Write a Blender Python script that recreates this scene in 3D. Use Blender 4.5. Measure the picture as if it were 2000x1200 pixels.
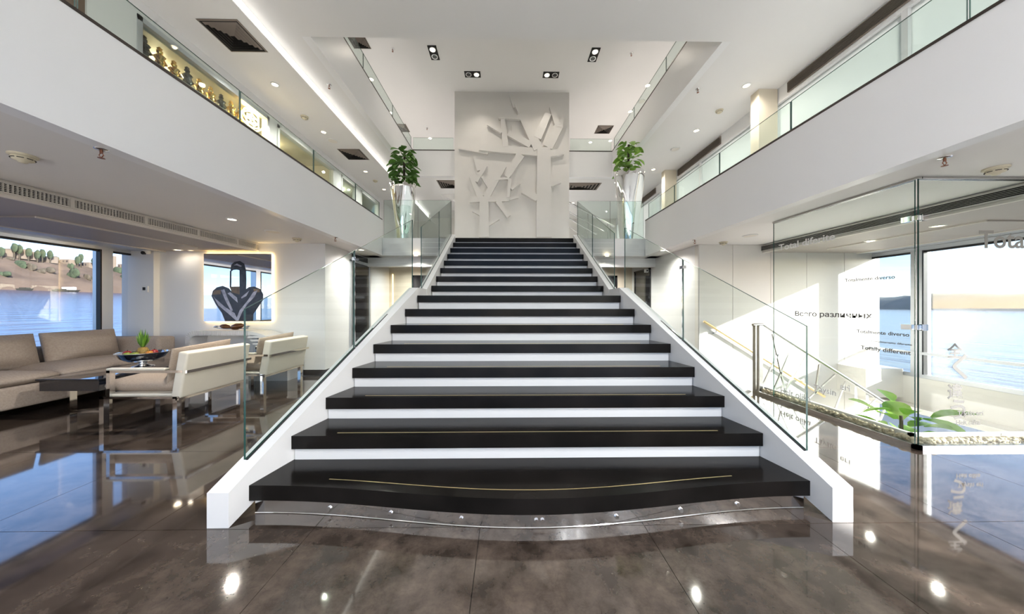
import bpy, bmesh, math, random
from mathutils import Vector, Matrix
random.seed(7)
sc = bpy.context.scene
for o in list(bpy.data.objects): bpy.data.objects.remove(o)
COL = sc.collection

# ------------------------------------------------------------------ camera
F = 600.0; VY = 597.0; YAW = 0.0143; CAM = Vector((-0.15, 0.0, 1.21))
cd = bpy.data.cameras.new('camera'); cam = bpy.data.objects.new('camera', cd); COL.objects.link(cam)
cd.sensor_width = 36; cd.lens = F / 2000 * 36; cd.shift_y = -3.0 / 2000; cd.clip_start = .02; cd.clip_end = 3000
cam.location = CAM; cam.rotation_euler = (math.pi / 2, 0, -YAW); sc.camera = cam

# ------------------------------------------------------------------ sky, sun, exposure
SUN = Vector((1.0, -0.74, 0.43)).normalized()          # towards the sun
w = bpy.data.worlds.new('sky'); sc.world = w; w.use_nodes = True
nt = w.node_tree; bg = nt.nodes['Background']
sky = nt.nodes.new('ShaderNodeTexSky'); sky.sky_type = 'NISHITA'; sky.sun_disc = False
sky.sun_elevation = math.asin(SUN.z); sky.sun_rotation = math.atan2(SUN.x, SUN.y)
sky.air_density = .55; sky.dust_density = 0.7; sky.ozone_density = 2.0
nt.links.new(sky.outputs[0], bg.inputs[0]); bg.inputs[1].default_value = 0.19
sl = bpy.data.lights.new('sun', 'SUN'); sl.energy = 5.5; sl.angle = 0.012; sl.color = (1, .95, .90)
so = bpy.data.objects.new('sun', sl); COL.objects.link(so); so.location = (20, -8, 14)
so.rotation_euler = (-SUN).to_track_quat('-Z', 'Y').to_euler()
vs = sc.view_settings; sc.display_settings.display_device = 'sRGB'
vs.view_transform = 'Standard'; vs.look = 'None'; vs.exposure = 1.3; vs.gamma = 1; vs.use_curve_mapping = False
cy = sc.cycles; cy.max_bounces = 10; cy.diffuse_bounces = 5; cy.glossy_bounces = 5; cy.transmission_bounces = 6
cy.transparent_max_bounces = 32; cy.caustics_reflective = False; cy.caustics_refractive = False
cy.sample_clamp_indirect = 5; cy.use_denoising = True

# ------------------------------------------------------------------ pixel helpers: a pixel gives a direction, a plane of the room the distance
FW = Vector((math.sin(YAW), math.cos(YAW), 0)); RT = Vector((math.cos(YAW), -math.sin(YAW), 0))
def ray(px, py): return FW * F + RT * (px - 1000) + Vector((0, 0, VY - py))
def onx(px, py, X): d = ray(px, py); return CAM + d * ((X - CAM.x) / d.x)
def ony(px, py, Y): d = ray(px, py); return CAM + d * ((Y - CAM.y) / d.y)
def onz(px, py, Z): d = ray(px, py); return CAM + d * ((Z - CAM.z) / d.z)

# ------------------------------------------------------------------ materials
def nmat(name, col, rough=.5, metal=0., spec=.5, coat=0., col2=None, scale=4., detail=3., bump=0., bscale=60., emit=None, es=0., stretch=(1, 1, 1), sharp=(.3, .7)):
    m = bpy.data.materials.new(name); m.use_nodes = True; n = m.node_tree.nodes; l = m.node_tree.links
    b = n['Principled BSDF']; b.inputs['Roughness'].default_value = rough; b.inputs['Metallic'].default_value = metal
    b.inputs['Specular IOR Level'].default_value = spec; b.inputs['Coat Weight'].default_value = coat; b.inputs['Coat Roughness'].default_value = .04
    if col2 is None: col2 = tuple(c * .95 for c in col)
    g = n.new('ShaderNodeNewGeometry'); mp = n.new('ShaderNodeMapping'); mp.inputs['Scale'].default_value = stretch
    l.new(g.outputs['Position'], mp.inputs[0])
    t = n.new('ShaderNodeTexNoise'); t.inputs['Scale'].default_value = scale; t.inputs['Detail'].default_value = detail
    l.new(mp.outputs[0], t.inputs['Vector'])
    r = n.new('ShaderNodeValToRGB'); r.color_ramp.elements[0].position = sharp[0]; r.color_ramp.elements[1].position = sharp[1]
    r.color_ramp.elements[0].color = (*col, 1); r.color_ramp.elements[1].color = (*col2, 1)
    l.new(t.outputs['Fac'], r.inputs[0]); l.new(r.outputs[0], b.inputs['Base Color'])
    if bump:
        t2 = n.new('ShaderNodeTexNoise'); t2.inputs['Scale'].default_value = bscale; t2.inputs['Detail'].default_value = 2
        l.new(mp.outputs[0], t2.inputs['Vector']); bp = n.new('ShaderNodeBump'); bp.inputs['Strength'].default_value = bump; bp.inputs['Distance'].default_value = .01
        l.new(t2.outputs['Fac'], bp.inputs['Height']); l.new(bp.outputs[0], b.inputs['Normal'])
    if emit: b.inputs['Emission Color'].default_value = (*emit, 1); b.inputs['Emission Strength'].default_value = es
    return m
def glassmat(name, tint, refl=1.0):
    m = bpy.data.materials.new(name); m.use_nodes = True; n = m.node_tree.nodes; l = m.node_tree.links
    n.remove(n['Principled BSDF']); out = n['Material Output']
    t = n.new('ShaderNodeBsdfTransparent'); t.inputs[0].default_value = (*tint, 1)
    g = n.new('ShaderNodeBsdfGlossy'); g.inputs['Roughness'].default_value = 0.0; g.inputs[0].default_value = (refl, refl, refl, 1)
    f = n.new('ShaderNodeFresnel'); ge_ = n.new('ShaderNodeNewGeometry'); mr_ = n.new('ShaderNodeMapRange'); mr_.inputs[3].default_value = 1.40; mr_.inputs[4].default_value = 1 / 1.40
    l.new(ge_.outputs['Backfacing'], mr_.inputs[0]); l.new(mr_.outputs[0], f.inputs[0])      # the same index from either side of a pane
    x = n.new('ShaderNodeMixShader'); l.new(f.outputs[0], x.inputs[0]); l.new(t.outputs[0], x.inputs[1]); l.new(g.outputs[0], x.inputs[2])
    l.new(x.outputs[0], out.inputs[0]); return m
def marble():
    m = nmat('marble', (.022, .0155, .012), .055, spec=.5, coat=.7, col2=(.118, .09, .072), scale=5.5, detail=15., sharp=(.33, .70))
    n = m.node_tree.nodes; l = m.node_tree.links; b = n['Principled BSDF']
    base = b.inputs['Base Color'].links[0].from_socket
    next(x for x in n if x.type == 'TEX_NOISE').inputs['Roughness'].default_value = .68
    g = n.new('ShaderNodeNewGeometry'); v = n.new('ShaderNodeTexNoise'); v.inputs['Scale'].default_value = 11; v.inputs['Detail'].default_value = 10; v.inputs['Distortion'].default_value = 1.4
    l.new(g.outputs['Position'], v.inputs['Vector'])
    r = n.new('ShaderNodeValToRGB'); e = r.color_ramp.elements; e[0].position = .47; e[0].color = (1, 1, 1, 1); e[1].position = .5; e[1].color = (.62, .6, .58, 1)
    q = e.new(.53); q.color = (1, 1, 1, 1); l.new(v.outputs['Fac'], r.inputs[0])
    mx = n.new('ShaderNodeMix'); mx.data_type = 'RGBA'; mx.blend_type = 'MULTIPLY'; mx.inputs[0].default_value = .35
    l.new(base, mx.inputs[6]); l.new(r.outputs[0], mx.inputs[7])
    oi = n.new('ShaderNodeObjectInfo'); mr = n.new('ShaderNodeMapRange'); mr.inputs[3].default_value = .86; mr.inputs[4].default_value = 1.14
    l.new(oi.outputs['Random'], mr.inputs[0]); m2 = n.new('ShaderNodeMix'); m2.data_type = 'RGBA'; m2.blend_type = 'MULTIPLY'; m2.inputs[0].default_value = 1
    l.new(mx.outputs[2], m2.inputs[6]); l.new(mr.outputs[0], m2.inputs[7]); l.new(m2.outputs[2], b.inputs['Base Color'])
    return m
def frosted(name, c):
    m = bpy.data.materials.new(name); m.use_nodes = True; n = m.node_tree.nodes; l = m.node_tree.links; b = n['Principled BSDF']
    b.inputs['Base Color'].default_value = (*c, 1); b.inputs['Roughness'].default_value = .5
    t = n.new('ShaderNodeBsdfTranslucent'); t.inputs[0].default_value = (*c, 1); x = n.new('ShaderNodeMixShader'); x.inputs[0].default_value = .55
    l.new(b.outputs[0], x.inputs[1]); l.new(t.outputs[0], x.inputs[2]); l.new(x.outputs[0], n['Material Output'].inputs[0]); return m
def emis(name, col, s):
    return nmat(name, (.8, .8, .8), .5, emit=col, es=s)
M = dict(
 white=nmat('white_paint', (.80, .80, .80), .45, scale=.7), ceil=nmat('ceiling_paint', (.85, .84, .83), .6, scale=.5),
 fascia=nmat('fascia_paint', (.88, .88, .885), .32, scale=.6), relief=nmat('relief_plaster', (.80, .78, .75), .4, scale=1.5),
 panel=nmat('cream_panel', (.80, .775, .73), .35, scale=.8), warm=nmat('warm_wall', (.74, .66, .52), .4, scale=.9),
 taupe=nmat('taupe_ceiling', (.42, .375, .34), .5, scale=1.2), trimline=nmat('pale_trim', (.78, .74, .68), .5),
 alu=nmat('aluminium', (.62, .64, .68), .35, metal=.7, scale=3), seal=nmat('black_seal', (.012, .012, .014), .5),
 bronze=nmat('dark_bronze_trim', (.05, .038, .032), .35, metal=.3), steel=nmat('polished_steel', (.78, .78, .79), .09, metal=1., scale=2),
 brushed=nmat('brushed_steel', (.62, .61, .60), .26, metal=1., scale=30, stretch=(1, 1, 9)),
 chrome=nmat('chrome', (.86, .86, .86), .03, metal=1.), mirror=nmat('mirror_glass', (.88, .89, .9), .01, metal=1.),
 black=nmat('black_stone', (.006, .0055, .005), .14, spec=.12, coat=0., col2=(.014, .012, .011), scale=3), gold=nmat('gold_inlay', (.72, .56, .30), .3, metal=.8),
 marble=marble(), grout=nmat('dark_grout', (.028, .022, .019), .6), darkvent=nmat('vent_brown', (.22, .18, .15), .5), hollow=nmat('vent_hollow', (.012, .011, .01), .8),
 cream=nmat('cream_leather', (.76, .71, .60), .42, bump=.06, bscale=180), fabric=nmat('taupe_fabric', (.33, .275, .235), .9, col2=(.40, .34, .295), scale=60, bump=.25, bscale=420),
 cushion=nmat('beige_weave', (.36, .29, .23), .95, col2=(.44, .36, .29), scale=90, bump=.3, bscale=500), blackglass=nmat('black_glass', (.008, .010, .016), .03, spec=.6, coat=.5),
 plastic=nmat('ivory_plastic', (.72, .66, .50), .45), greyplastic=nmat('white_plastic', (.78, .78, .76), .4), lens=emis('lamp_lens', (1, .80, .52), 8.), lenscool=emis('lamp_lens_pale', (1, .90, .75), 16.),
 brass=nmat('copper_sprinkler', (.30, .13, .08), .35, metal=.8), ribbed=nmat('silver_lacquer', (.62, .62, .63), .35, scale=3),
 leaf=nmat('plant_leaf', (.055, .16, .022), .42, col2=(.13, .29, .05), scale=9), leafy=nmat('bright_leaf', (.16, .36, .04), .45, col2=(.30, .5, .08), scale=7), stem=nmat('plant_stem', (.05, .04, .025), .8),
 soil=nmat('soil', (.03, .022, .015), .9), ledsoft=emis('soft_warm_strip', (1, .72, .36), 2.2), led=emis('warm_strip', (1, .68, .28), 7.), ledwhite=emis('white_cove', (1, .95, .88), .8),
 dark=nmat('dark_door', (.012, .011, .012), .12, coat=.3), wood=nmat('brown_panel', (.22, .14, .09), .35, col2=(.15, .09, .055), scale=3, stretch=(1, 1, .12)),
 pebble=nmat('pebble', (.45, .36, .24), .6, col2=(.68, .58, .42), scale=45), copper=nmat('bronze_glass', (.16, .07, .03), .12, metal=.5), goldm=nmat('gold_metal', (.75, .48, .14), .2, metal=1.),
 print_dark=nmat('print_black', (.014, .014, .022), .25, col2=(.035, .035, .05), scale=14), print_light=nmat('print_sheen', (.52, .54, .66), .35, col2=(.24, .25, .34), scale=16), print_brown=nmat('print_brown', (.22, .15, .08), .35, col2=(.10, .07, .05), scale=18),
 text_w=nmat('white_vinyl', (.85, .85, .83), .6), text_g=nmat('grey_vinyl', (.20, .20, .19), .6), glass_edge=nmat('glass_edge', (.022, .075, .06), .15, spec=.6),
 glass=glassmat('clear_glass', (.955, .985, .97), .42), window=glassmat('window_glass', (.98, .985, .985), .5), tint=glassmat('green_glass', (.93, .975, .955), .7),
 red=nmat('apple_red', (.30, .02, .02), .3), green=nmat('fruit_green', (.25, .30, .05), .4), orange=nmat('fruit_orange', (.55, .22, .03), .45), pine=nmat('pineapple_skin', (.36, .22, .05), .6, col2=(.16, .12, .03), scale=60),
 sand=nmat('sandy_bank', (.14, .103, .078), .95, col2=(.075, .053, .04), scale=.07, detail=8, bump=.0), bush=nmat('bush_green', (.03, .05, .028), .9, col2=(.055, .075, .04), scale=.8), bushdry=nmat('dry_scrub', (.09, .072, .05), .9, col2=(.06, .055, .04), scale=.8),
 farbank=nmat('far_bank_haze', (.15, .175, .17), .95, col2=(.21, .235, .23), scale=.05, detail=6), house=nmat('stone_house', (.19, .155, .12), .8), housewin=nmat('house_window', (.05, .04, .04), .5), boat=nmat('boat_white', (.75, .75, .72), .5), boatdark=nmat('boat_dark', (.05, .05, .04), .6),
 frost=frosted('frosted_glass', (.58, .60, .585)),
 lowfloor=nmat('pale_stone', (.75, .74, .72), .12, coat=.2),
)
def water(name, c):
    m = nmat(name, c, .2, spec=.2, col2=tuple(x * .8 for x in c), scale=.03, detail=4, bump=.55, bscale=.45, stretch=(1, .28, 1))
    m.node_tree.nodes['Bump'].inputs['Distance'].default_value = .35; return m
M['water_b'] = water('river_blue', (.045, .062, .15)); M['water_p'] = water('river_pale', (.22, .215, .195))

# ------------------------------------------------------------------ mesh builder
class MB:
    def __init__(s): s.v = []; s.f = []; s.mi = []; s.sm = []
    def add(s, vs, fs, mi=0, smooth=False):
        b = len(s.v); s.v += [Vector(v) for v in vs]
        for k, f in enumerate(fs): s.f.append([b + i for i in f]); s.mi.append(mi[k] if isinstance(mi, (list, tuple)) else mi); s.sm.append(smooth)
        return s
    def box(s, x0, x1, y0, y1, z0, z1, mi=0):
        return s.hexa([(x0, y0, z0), (x1, y0, z0), (x1, y1, z0), (x0, y1, z0), (x0, y0, z1), (x1, y0, z1), (x1, y1, z1), (x0, y1, z1)], mi)
    def hexa(s, p, mi=0):      # bottom 4 ccw, top 4
        return s.add(p, [(0, 3, 2, 1), (4, 5, 6, 7), (0, 1, 5, 4), (1, 2, 6, 5), (2, 3, 7, 6), (3, 0, 4, 7)], mi)
    def bar(s, a, b, w, h=None, up=(0, 0, 1), mi=0):
        a = Vector(a); b = Vector(b); h = h or w; d = (b - a).normalized(); u = Vector(up)
        if abs(d.dot(u)) > .98: u = Vector((0, 1, 0))
        r = d.cross(u).normalized() * (w / 2); u = r.cross(d).normalized() * (h / 2)
        return s.hexa([a - r - u, a + r - u, b + r - u, b - r - u, a - r + u, a + r + u, b + r + u, b - r + u], mi)
    def tube(s, pts, r, n=8, mi=0, closed=False):
        pts = [Vector(p) for p in pts]; rs = r if isinstance(r, (list, tuple)) else [r] * len(pts); rings = []
        for i, p in enumerate(pts):
            d = (pts[min(i + 1, len(pts) - 1)] - pts[max(i - 1, 0)])
            if closed: d = pts[(i + 1) % len(pts)] - pts[i - 1]
            d.normalize(); u = Vector((0, 0, 1)) if abs(d.z) < .9 else Vector((0, 1, 0)); a = d.cross(u).normalized(); b = a.cross(d)
            rings.append([p + a * rs[i] * math.cos(2 * math.pi * k / n) + b * rs[i] * math.sin(2 * math.pi * k / n) for k in range(n)])
        vs = [v for q in rings for v in q]; fs = []; m = len(rings)
        for i in range(m if closed else m - 1):
            j = (i + 1) % m
            for k in range(n): fs.append((i * n + k, i * n + (k + 1) % n, j * n + (k + 1) % n, j * n + k))
        s.add(vs, fs, mi, True)
        if not closed: s.add(rings[0], [tuple(range(n))], mi); s.add(rings[-1], [tuple(reversed(range(n)))], mi)
        return s
    def lathe(s, c, prof, n=24, mi=0, fn=None, capb=False, capt=False):
        c = Vector(c); vs = []
        for r, z in prof:
            for k in range(n):
                a = 2 * math.pi * k / n; rr = r * (fn(a, z) if fn else 1); vs.append(c + Vector((rr * math.cos(a), rr * math.sin(a), z)))
        fs = [(i * n + k, i * n + (k + 1) % n, (i + 1) * n + (k + 1) % n, (i + 1) * n + k) for i in range(len(prof) - 1) for k in range(n)]
        s.add(vs, fs, mi, True)
        if capb: s.add(vs[:n], [tuple(reversed(range(n)))], mi)
        if capt: s.add(vs[-n:], [tuple(range(n))], mi)
        return s
    def prism(s, poly, d, mi=0, mie=None):      # polygon points, extruded along vector d
        poly = [Vector(p) for p in poly]; d = Vector(d); n = len(poly)
        mm = [mi, mi] + [mi if mie is None else mie] * n
        return s.add(poly + [p + d for p in poly], [tuple(range(n)), tuple(reversed(range(n, 2 * n)))] + [(i, n + i, n + (i + 1) % n, (i + 1) % n) for i in range(n)], mm)
    def rbox(s, x0, x1, y0, y1, z0, z1, r, puff=0., mi=0, xf=None):   # rounded soft box
        bm = bmesh.new(); bmesh.ops.create_cube(bm, size=1)
        for v in bm.verts: v.co = Vector(((x0 + x1) / 2 + v.co.x * (x1 - x0), (y0 + y1) / 2 + v.co.y * (y1 - y0), (z0 + z1) / 2 + v.co.z * (z1 - z0)))
        if puff: bmesh.ops.subdivide_edges(bm, edges=bm.edges[:], cuts=5, use_grid_fill=True)
        if puff:
            c = Vector(((x0 + x1) / 2, (y0 + y1) / 2, (z0 + z1) / 2)); h = Vector(((x1 - x0) / 2, (y1 - y0) / 2, (z1 - z0) / 2)); ax = min(range(3), key=lambda i: h[i])
            for v in bm.verts:
                q = [(v.co[i] - c[i]) / h[i] for i in range(3)]; o = [q[i] for i in range(3) if i != ax]
                k = (1 - o[0] ** 4) * (1 - o[1] ** 4); v.co[ax] += q[ax] * puff * (k - .35)
                for i in range(3):
                    if i != ax: v.co[i] -= math.copysign(1, q[i]) * r * abs(q[ax]) ** 2 * abs(q[i]) ** 3
        else: bmesh.ops.bevel(bm, geom=bm.edges[:], offset=r, segments=3, affect='EDGES', profile=.6)
        bm.normal_update(); bm.verts.ensure_lookup_table(); bm.verts.index_update()
        vs = [(xf @ v.co) if xf else v.co.copy() for v in bm.verts]; s.add(vs, [tuple(v.index for v in f.verts) for f in bm.faces], mi, True); bm.free(); return s
    def build(s, name, mats, parent=None, local=False, origin=None, flip=True):
        if not isinstance(mats, (list, tuple)): mats = [mats]
        me = bpy.data.meshes.new(name); o = bpy.data.objects.new(name, me); COL.objects.link(o)
        if parent is None:
            if origin is None:
                lo = [min(v[i] for v in s.v) for i in range(3)]; hi = [max(v[i] for v in s.v) for i in range(3)]; origin = Vector(((lo[0] + hi[0]) / 2, (lo[1] + hi[1]) / 2, lo[2]))
            org = Vector(origin); o.location = org
        else:
            o.parent = parent; org = Vector((0, 0, 0))
            if not local:
                p = parent
                while p: org = org + p.location; p = p.parent
        me.from_pydata([v - org for v in s.v], [], s.f)
        for m in mats: me.materials.append(M[m])
        me.polygons.foreach_set('material_index', s.mi); me.polygons.foreach_set('use_smooth', s.sm); me.update()
        bm = bmesh.new(); bm.from_mesh(me); bmesh.ops.recalc_face_normals(bm, faces=bm.faces) if flip else None; bm.to_mesh(me); bm.free()
        return o
def tag(o, label=None, cat=None, group=None, kind=None):
    for k, v in (('label', label), ('category', cat), ('group', group), ('kind', kind)):
        if v: o[k] = v
    return o
def thing(name, label, cat, loc=(0, 0, 0), rz=0., group=None, kind=None):
    o = bpy.data.objects.new(name, None); COL.objects.link(o); o.location = loc; o.rotation_euler = (0, 0, rz); o.empty_display_size = .1
    return tag(o, label, cat, group, kind)
def kids(o): return [c for c in bpy.data.objects if c.parent == o]
def struct(name, mb, m, label=None): return tag(mb.build(name, m), label, None, None, 'structure')
def copy_tree(o, parent=None):
    c = o.copy(); COL.objects.link(c); c.parent = parent
    for ch in kids(o): copy_tree(ch, c)
    return c
def sbox(name, m, *b, label=None): return struct(name, MB().box(*b), m, label)
def lamp(name, loc, e, col=(1, .86, .68), kind='SPOT', size=2.6, parent=None, rad=.03, blend=1.):
    L = bpy.data.lights.new(name, kind); L.energy = e; L.color = col; L.shadow_soft_size = rad
    if kind == 'SPOT': L.spot_size = size; L.spot_blend = blend
    o = bpy.data.objects.new(name, L); COL.objects.link(o); o.location = loc
    if parent: o.parent = parent
    return o

# ------------------------------------------------------------------ main dimensions
XL, XR = -2.85, 2.85           # void edges
ZL, ZLAND, ZP = 2.29, 2.672, 3.05   # lower ceiling, landing, parapet top
ZU, ZF3, ZT = 4.895, 5.62, 7.19
WL, WR = -6.6, 6.4             # window planes
YB = 5.40                      # rear walls of the two side lounges
R_, G_ = .167, .30
def D(i): return G_ * (4.93 + i) + (.375 if i > 8 else 0)
YLAND = D(16)

# ------------------------------------------------------------------ floor of marble tiles
fl = MB()
fl.box(-6.7, 3.30, -.12, 8.4, -.30, -.008); fl.box(3.30, 6.5, -.12, 2.58, -.30, -.008)
floor = struct('floor', fl, 'grout', 'polished dark brown marble floor')
tm = MB().box(-.4485, .4485, -.4485, .4485, -.008, 0).build('tile', 'marble', floor, local=True); first = True
xs = [3.30 + .9 * k for k in range(-11, 4)]; ys = [-.12 + .9 * k for k in range(0, 9)]
for x in xs:
    for y in ys:
        if x > 3.29 and y > 2.5: continue
        if (x < -3.8 or x > 3.2) and y > 5.2: continue
        if x + .9 > 6.5: continue
        if abs(x + .45) < .9 and y > 2.2: continue
        t = tm if first else tm.copy()
        if not first: COL.objects.link(t)
        first = False; t.location = Vector((x + .45, y + .45, 0)) - floor.location

sbox('floor_bounce', 'lowfloor', -6.7, 6.5, -6.1, -.12, -.30, 0)  # unseen pale floor added to bounce light up to the ceilings
# ------------------------------------------------------------------ shell: lower level
sbox('ceiling_left', 'ceil', -6.7, XL - .12, -6, 13, ZL, 2.60); sbox('ceiling_right', 'ceil', XR + .12, 6.5, -6, 13, ZL, 2.60)
# dropped ceilings towards the windows
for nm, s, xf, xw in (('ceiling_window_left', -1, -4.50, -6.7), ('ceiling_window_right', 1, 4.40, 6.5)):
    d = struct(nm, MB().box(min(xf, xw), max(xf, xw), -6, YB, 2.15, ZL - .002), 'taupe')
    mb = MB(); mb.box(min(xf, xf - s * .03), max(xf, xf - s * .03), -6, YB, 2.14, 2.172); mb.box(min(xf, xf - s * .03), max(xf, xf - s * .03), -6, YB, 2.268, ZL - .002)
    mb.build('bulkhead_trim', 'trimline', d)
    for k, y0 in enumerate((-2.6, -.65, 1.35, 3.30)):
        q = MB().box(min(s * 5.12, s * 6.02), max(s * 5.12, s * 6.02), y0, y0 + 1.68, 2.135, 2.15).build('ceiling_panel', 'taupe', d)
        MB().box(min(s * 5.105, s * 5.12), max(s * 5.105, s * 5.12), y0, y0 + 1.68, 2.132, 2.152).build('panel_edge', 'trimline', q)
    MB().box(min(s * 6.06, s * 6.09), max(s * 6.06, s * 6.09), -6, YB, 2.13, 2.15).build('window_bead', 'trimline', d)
    MB().box(min(s * 6.09, xw), max(s * 6.09, xw), -6, YB, 2.135, 2.15).build('header', 'alu', d)
# back walls of side lounges
sbox('wall_lounge', 'white', -6.7, -3.33, YB, YB + .1, 0, ZL); sbox('wall_return_left', 'white', -3.43, -3.33, YB + .1, 8.3, 0, ZL)
sbox('column_left', 'white', -6.7, -6.17, YB - .09, YB, 0, 2.15)
wr = sbox('wall_stairwell', 'panel', 3.23, 6.5, YB, YB + .1, -2.5, ZL)
for a, b in zip((3.235, 3.84, 4.52, 5.17, 5.85), (3.84, 4.52, 5.17, 5.85, 6.49)):
    MB().box(a + .004, b - .004, YB - .012, YB, -2.4, ZL - .003).build('wall_panel', 'panel', wr)
sbox('wall_return_right', 'white', 3.23, 3.33, YB + .1, 8.3, 0, ZL)
sbox('wall_under_landing', 'warm', -3.43, 3.33, 8.3, 8.4, 0, ZL)
sbox('beam_under_landing', 'white', -3.33, 3.23, 6.98, 7.12, 2.09, ZL)
struct('baseboard_lounge', MB().box(-6.17, -3.31, YB - .015, YB, 0, .09), 'grout'); struct('baseboard_return', MB().box(-3.33, -3.315, YB, 6.2, 0, .09), 'grout')
# landing
ld = MB(); ld.box(-6.5, 6.5, YLAND + .03, 13, 2.32, ZLAND); landing = struct('slab_landing', ld, 'white', 'white edged upper landing slab')
MB().box(-3.4, 3.3, YLAND + .03, 8.4, ZL, 2.32).build('soffit', 'white', landing)
# side balcony fascias
for nm, x0, x1 in (('wall_parapet_left', XL - .12, XL), ('wall_parapet_right', XR, XR + .12)):
    q = sbox(nm, 'fascia', x0, x1, -6, YLAND, ZL, ZP)
    MB().box(x0 - .004, x1 + .004, -6, YLAND, ZP, ZP + .022).build('edge_strip', 'bronze', q)
sbox('slab_balcony_left', 'white', -6.5, XL - .12, -6, 13, 2.60, ZLAND); sbox('slab_balcony_right', 'white', XR + .12, 6.5, -6, 13, 2.60, ZLAND)

# ------------------------------------------------------------------ shell: upper levels
sbox('ceiling_front', 'ceil', -3.36, 4.6, -6, 4.25, ZU, 5.3)
sbox('ceiling_strip_left', 'ceil', -3.36, XL - .12, 4.25, 13, ZU, 5.3); sbox('ceiling_aisle_left', 'ceil', -4.6, -3.36, -6, 13, 4.765, 5.3)
sbox('ceiling_aisle_right', 'ceil', XR + .12, 4.6, 4.25, 13, ZU, 5.3); sbox('ceiling_rear', 'ceil', XL - .12, XR + .12, 8.89, 13, ZU, 5.3)
for nm, b in (('wall_gallery_left', (XL - .12, XL, 4.25, 8.89)), ('wall_gallery_right', (XR, XR + .12, 4.25, 8.89)), ('wall_gallery_back', (XL, XR, 8.77, 8.89))):
    q = sbox(nm, 'fascia', *b, ZU, ZF3)
    MB().box(b[0] - .004, b[1] + .004, b[2] - .004, b[3] + .004, ZF3, ZF3 + .025).build('edge_strip', 'bronze', q)
q = sbox('ceiling_top', 'ceil', -6, 6, 3, 14, ZT, 7.4)
sbox('ceiling_top_panel', 'ceil', -2.27, 2.3, 3, 8.35, 7.07, ZT)
sbox('wall_top_left', 'panel', -6.1, -6, 3, 14, 5.3, 7.4); sbox('wall_top_right', 'panel', 6, 6.1, 3, 14, 5.3, 7.4); sbox('wall_top_back', 'panel', -6, 6, 14, 14.1, 5.3, 7.4); sbox('wall_top_front', 'panel', -6, 6, 2.9, 3, 5.3, 7.4)
sbox('slab_gallery', 'white', -6, -3.36, 3, 14, 5.3, 5.32); sbox('slab_gallery_right', 'white', 4.6, 6, 3, 14, 5.3, 5.32)
sbox('wall_upper_back', 'panel', -6.5, 6.5, 13, 13.1, ZLAND, 5.3)
sbox('wall_feature', 'relief', -1.63, 1.58, 8.6, 8.76, ZLAND, ZT)
# right upper outer wall
wq = MB().box(4.45, 4.6, -6, 13, 4.64, ZU); wq.box(4.45, 4.6, -6, 13, ZLAND, 2.8)
for y in [-6 + 1.9 * k for k in range(11)]: wq.box(4.455, 4.595, y - .03, y + .03, 2.8, 4.64)
wq = struct('wall_aisle_right', wq, 'white', 'white upper wall holding frosted daylight panes')
for y in [-6 + 1.9 * k for k in range(10)]: MB().box(4.50, 4.512, y + .03, y + 1.87, 2.8, 4.64).build('frosted_pane', 'frost', wq)
# left upper outer wall with openings for the shop
WX = -4.42
wl = MB()
for y0, y1 in ((-6, 2.35), (3.18, 3.60), (5.56, 5.76), (7.62, 7.95), (8.75, 9.0), (10.2, 13)): wl.box(WX - .1, WX, y0, y1, ZLAND, 4.765 if y0 < 3.5 else 4.58)
wl.box(WX - .1, WX, 3.6, 13, 4.58, 4.765)
wall_shop = struct('wall_aisle_left', wl, 'white')
MB().box(WX - .08, WX - .02, 2.35, 3.18, ZLAND, 4.765).build('timber_panel', 'wood', wall_shop)
sbox('wall_shop_back', 'warm', -5.9, -5.8, 3.2, 13, ZLAND, 4.7); sbox('wall_shop_side', 'wood', -5.8, WX - .1, 3.45, 3.5, ZLAND, 4.7)
sbox('wall_shop_divider', 'warm', -5.8, WX - .1, 7.74, 7.8, ZLAND, 4.7); sbox('ceiling_shop', 'warm', -5.9, WX - .1, 3.2, 13, 4.70, 4.765)
for k, (y0, y1) in enumerate(((3.60, 5.56), (5.76, 7.62), (7.95, 8.75), (9.0, 10.2))):
    wn = thing('window_%d' % (k + 3), ('shop display window with statuettes behind balcony rail', 'second shop window with olive interior', 'narrow shop door glazing beyond second window', 'farthest greenish shop glazing by planter')[k], None, (WX, (y0 + y1) / 2, ZLAND), kind='structure')
    mb = MB(); mb.box(WX - .09, WX + .01, y0, y0 + .05, ZLAND, 4.58); mb.box(WX - .09, WX + .01, y1 - .05, y1, ZLAND, 4.58); mb.box(WX - .09, WX + .01, y0, y1, 4.52, 4.58); mb.build('window_frame', 'greyplastic' if k else 'alu', wn)
    MB().box(WX - .05, WX - .042, y0 + .05, y1 - .05, ZLAND, 4.52).build('pane', 'tint', wn)
# unseen wall behind the camera, tall openings added to let in fill daylight
rear = MB()
for a, b in ((-6.7, -5.0), (5.0, 6.5)): rear.box(a, b, -6.1, -6, -.3, 5.3)
rear.box(-5, 5, -6.1, -6, 4.7, 5.3); rear.box(-5, 5, -6.1, -6, ZL, 2.7); rear.box(-5, 5, -6.1, -6, 0, .12)
for x in (-2.5, 0, 2.5): rear.box(x - .05, x + .05, -6.1, -6, 0, 4.7)
struct('wall_rear_openings', rear, 'white')

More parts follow.
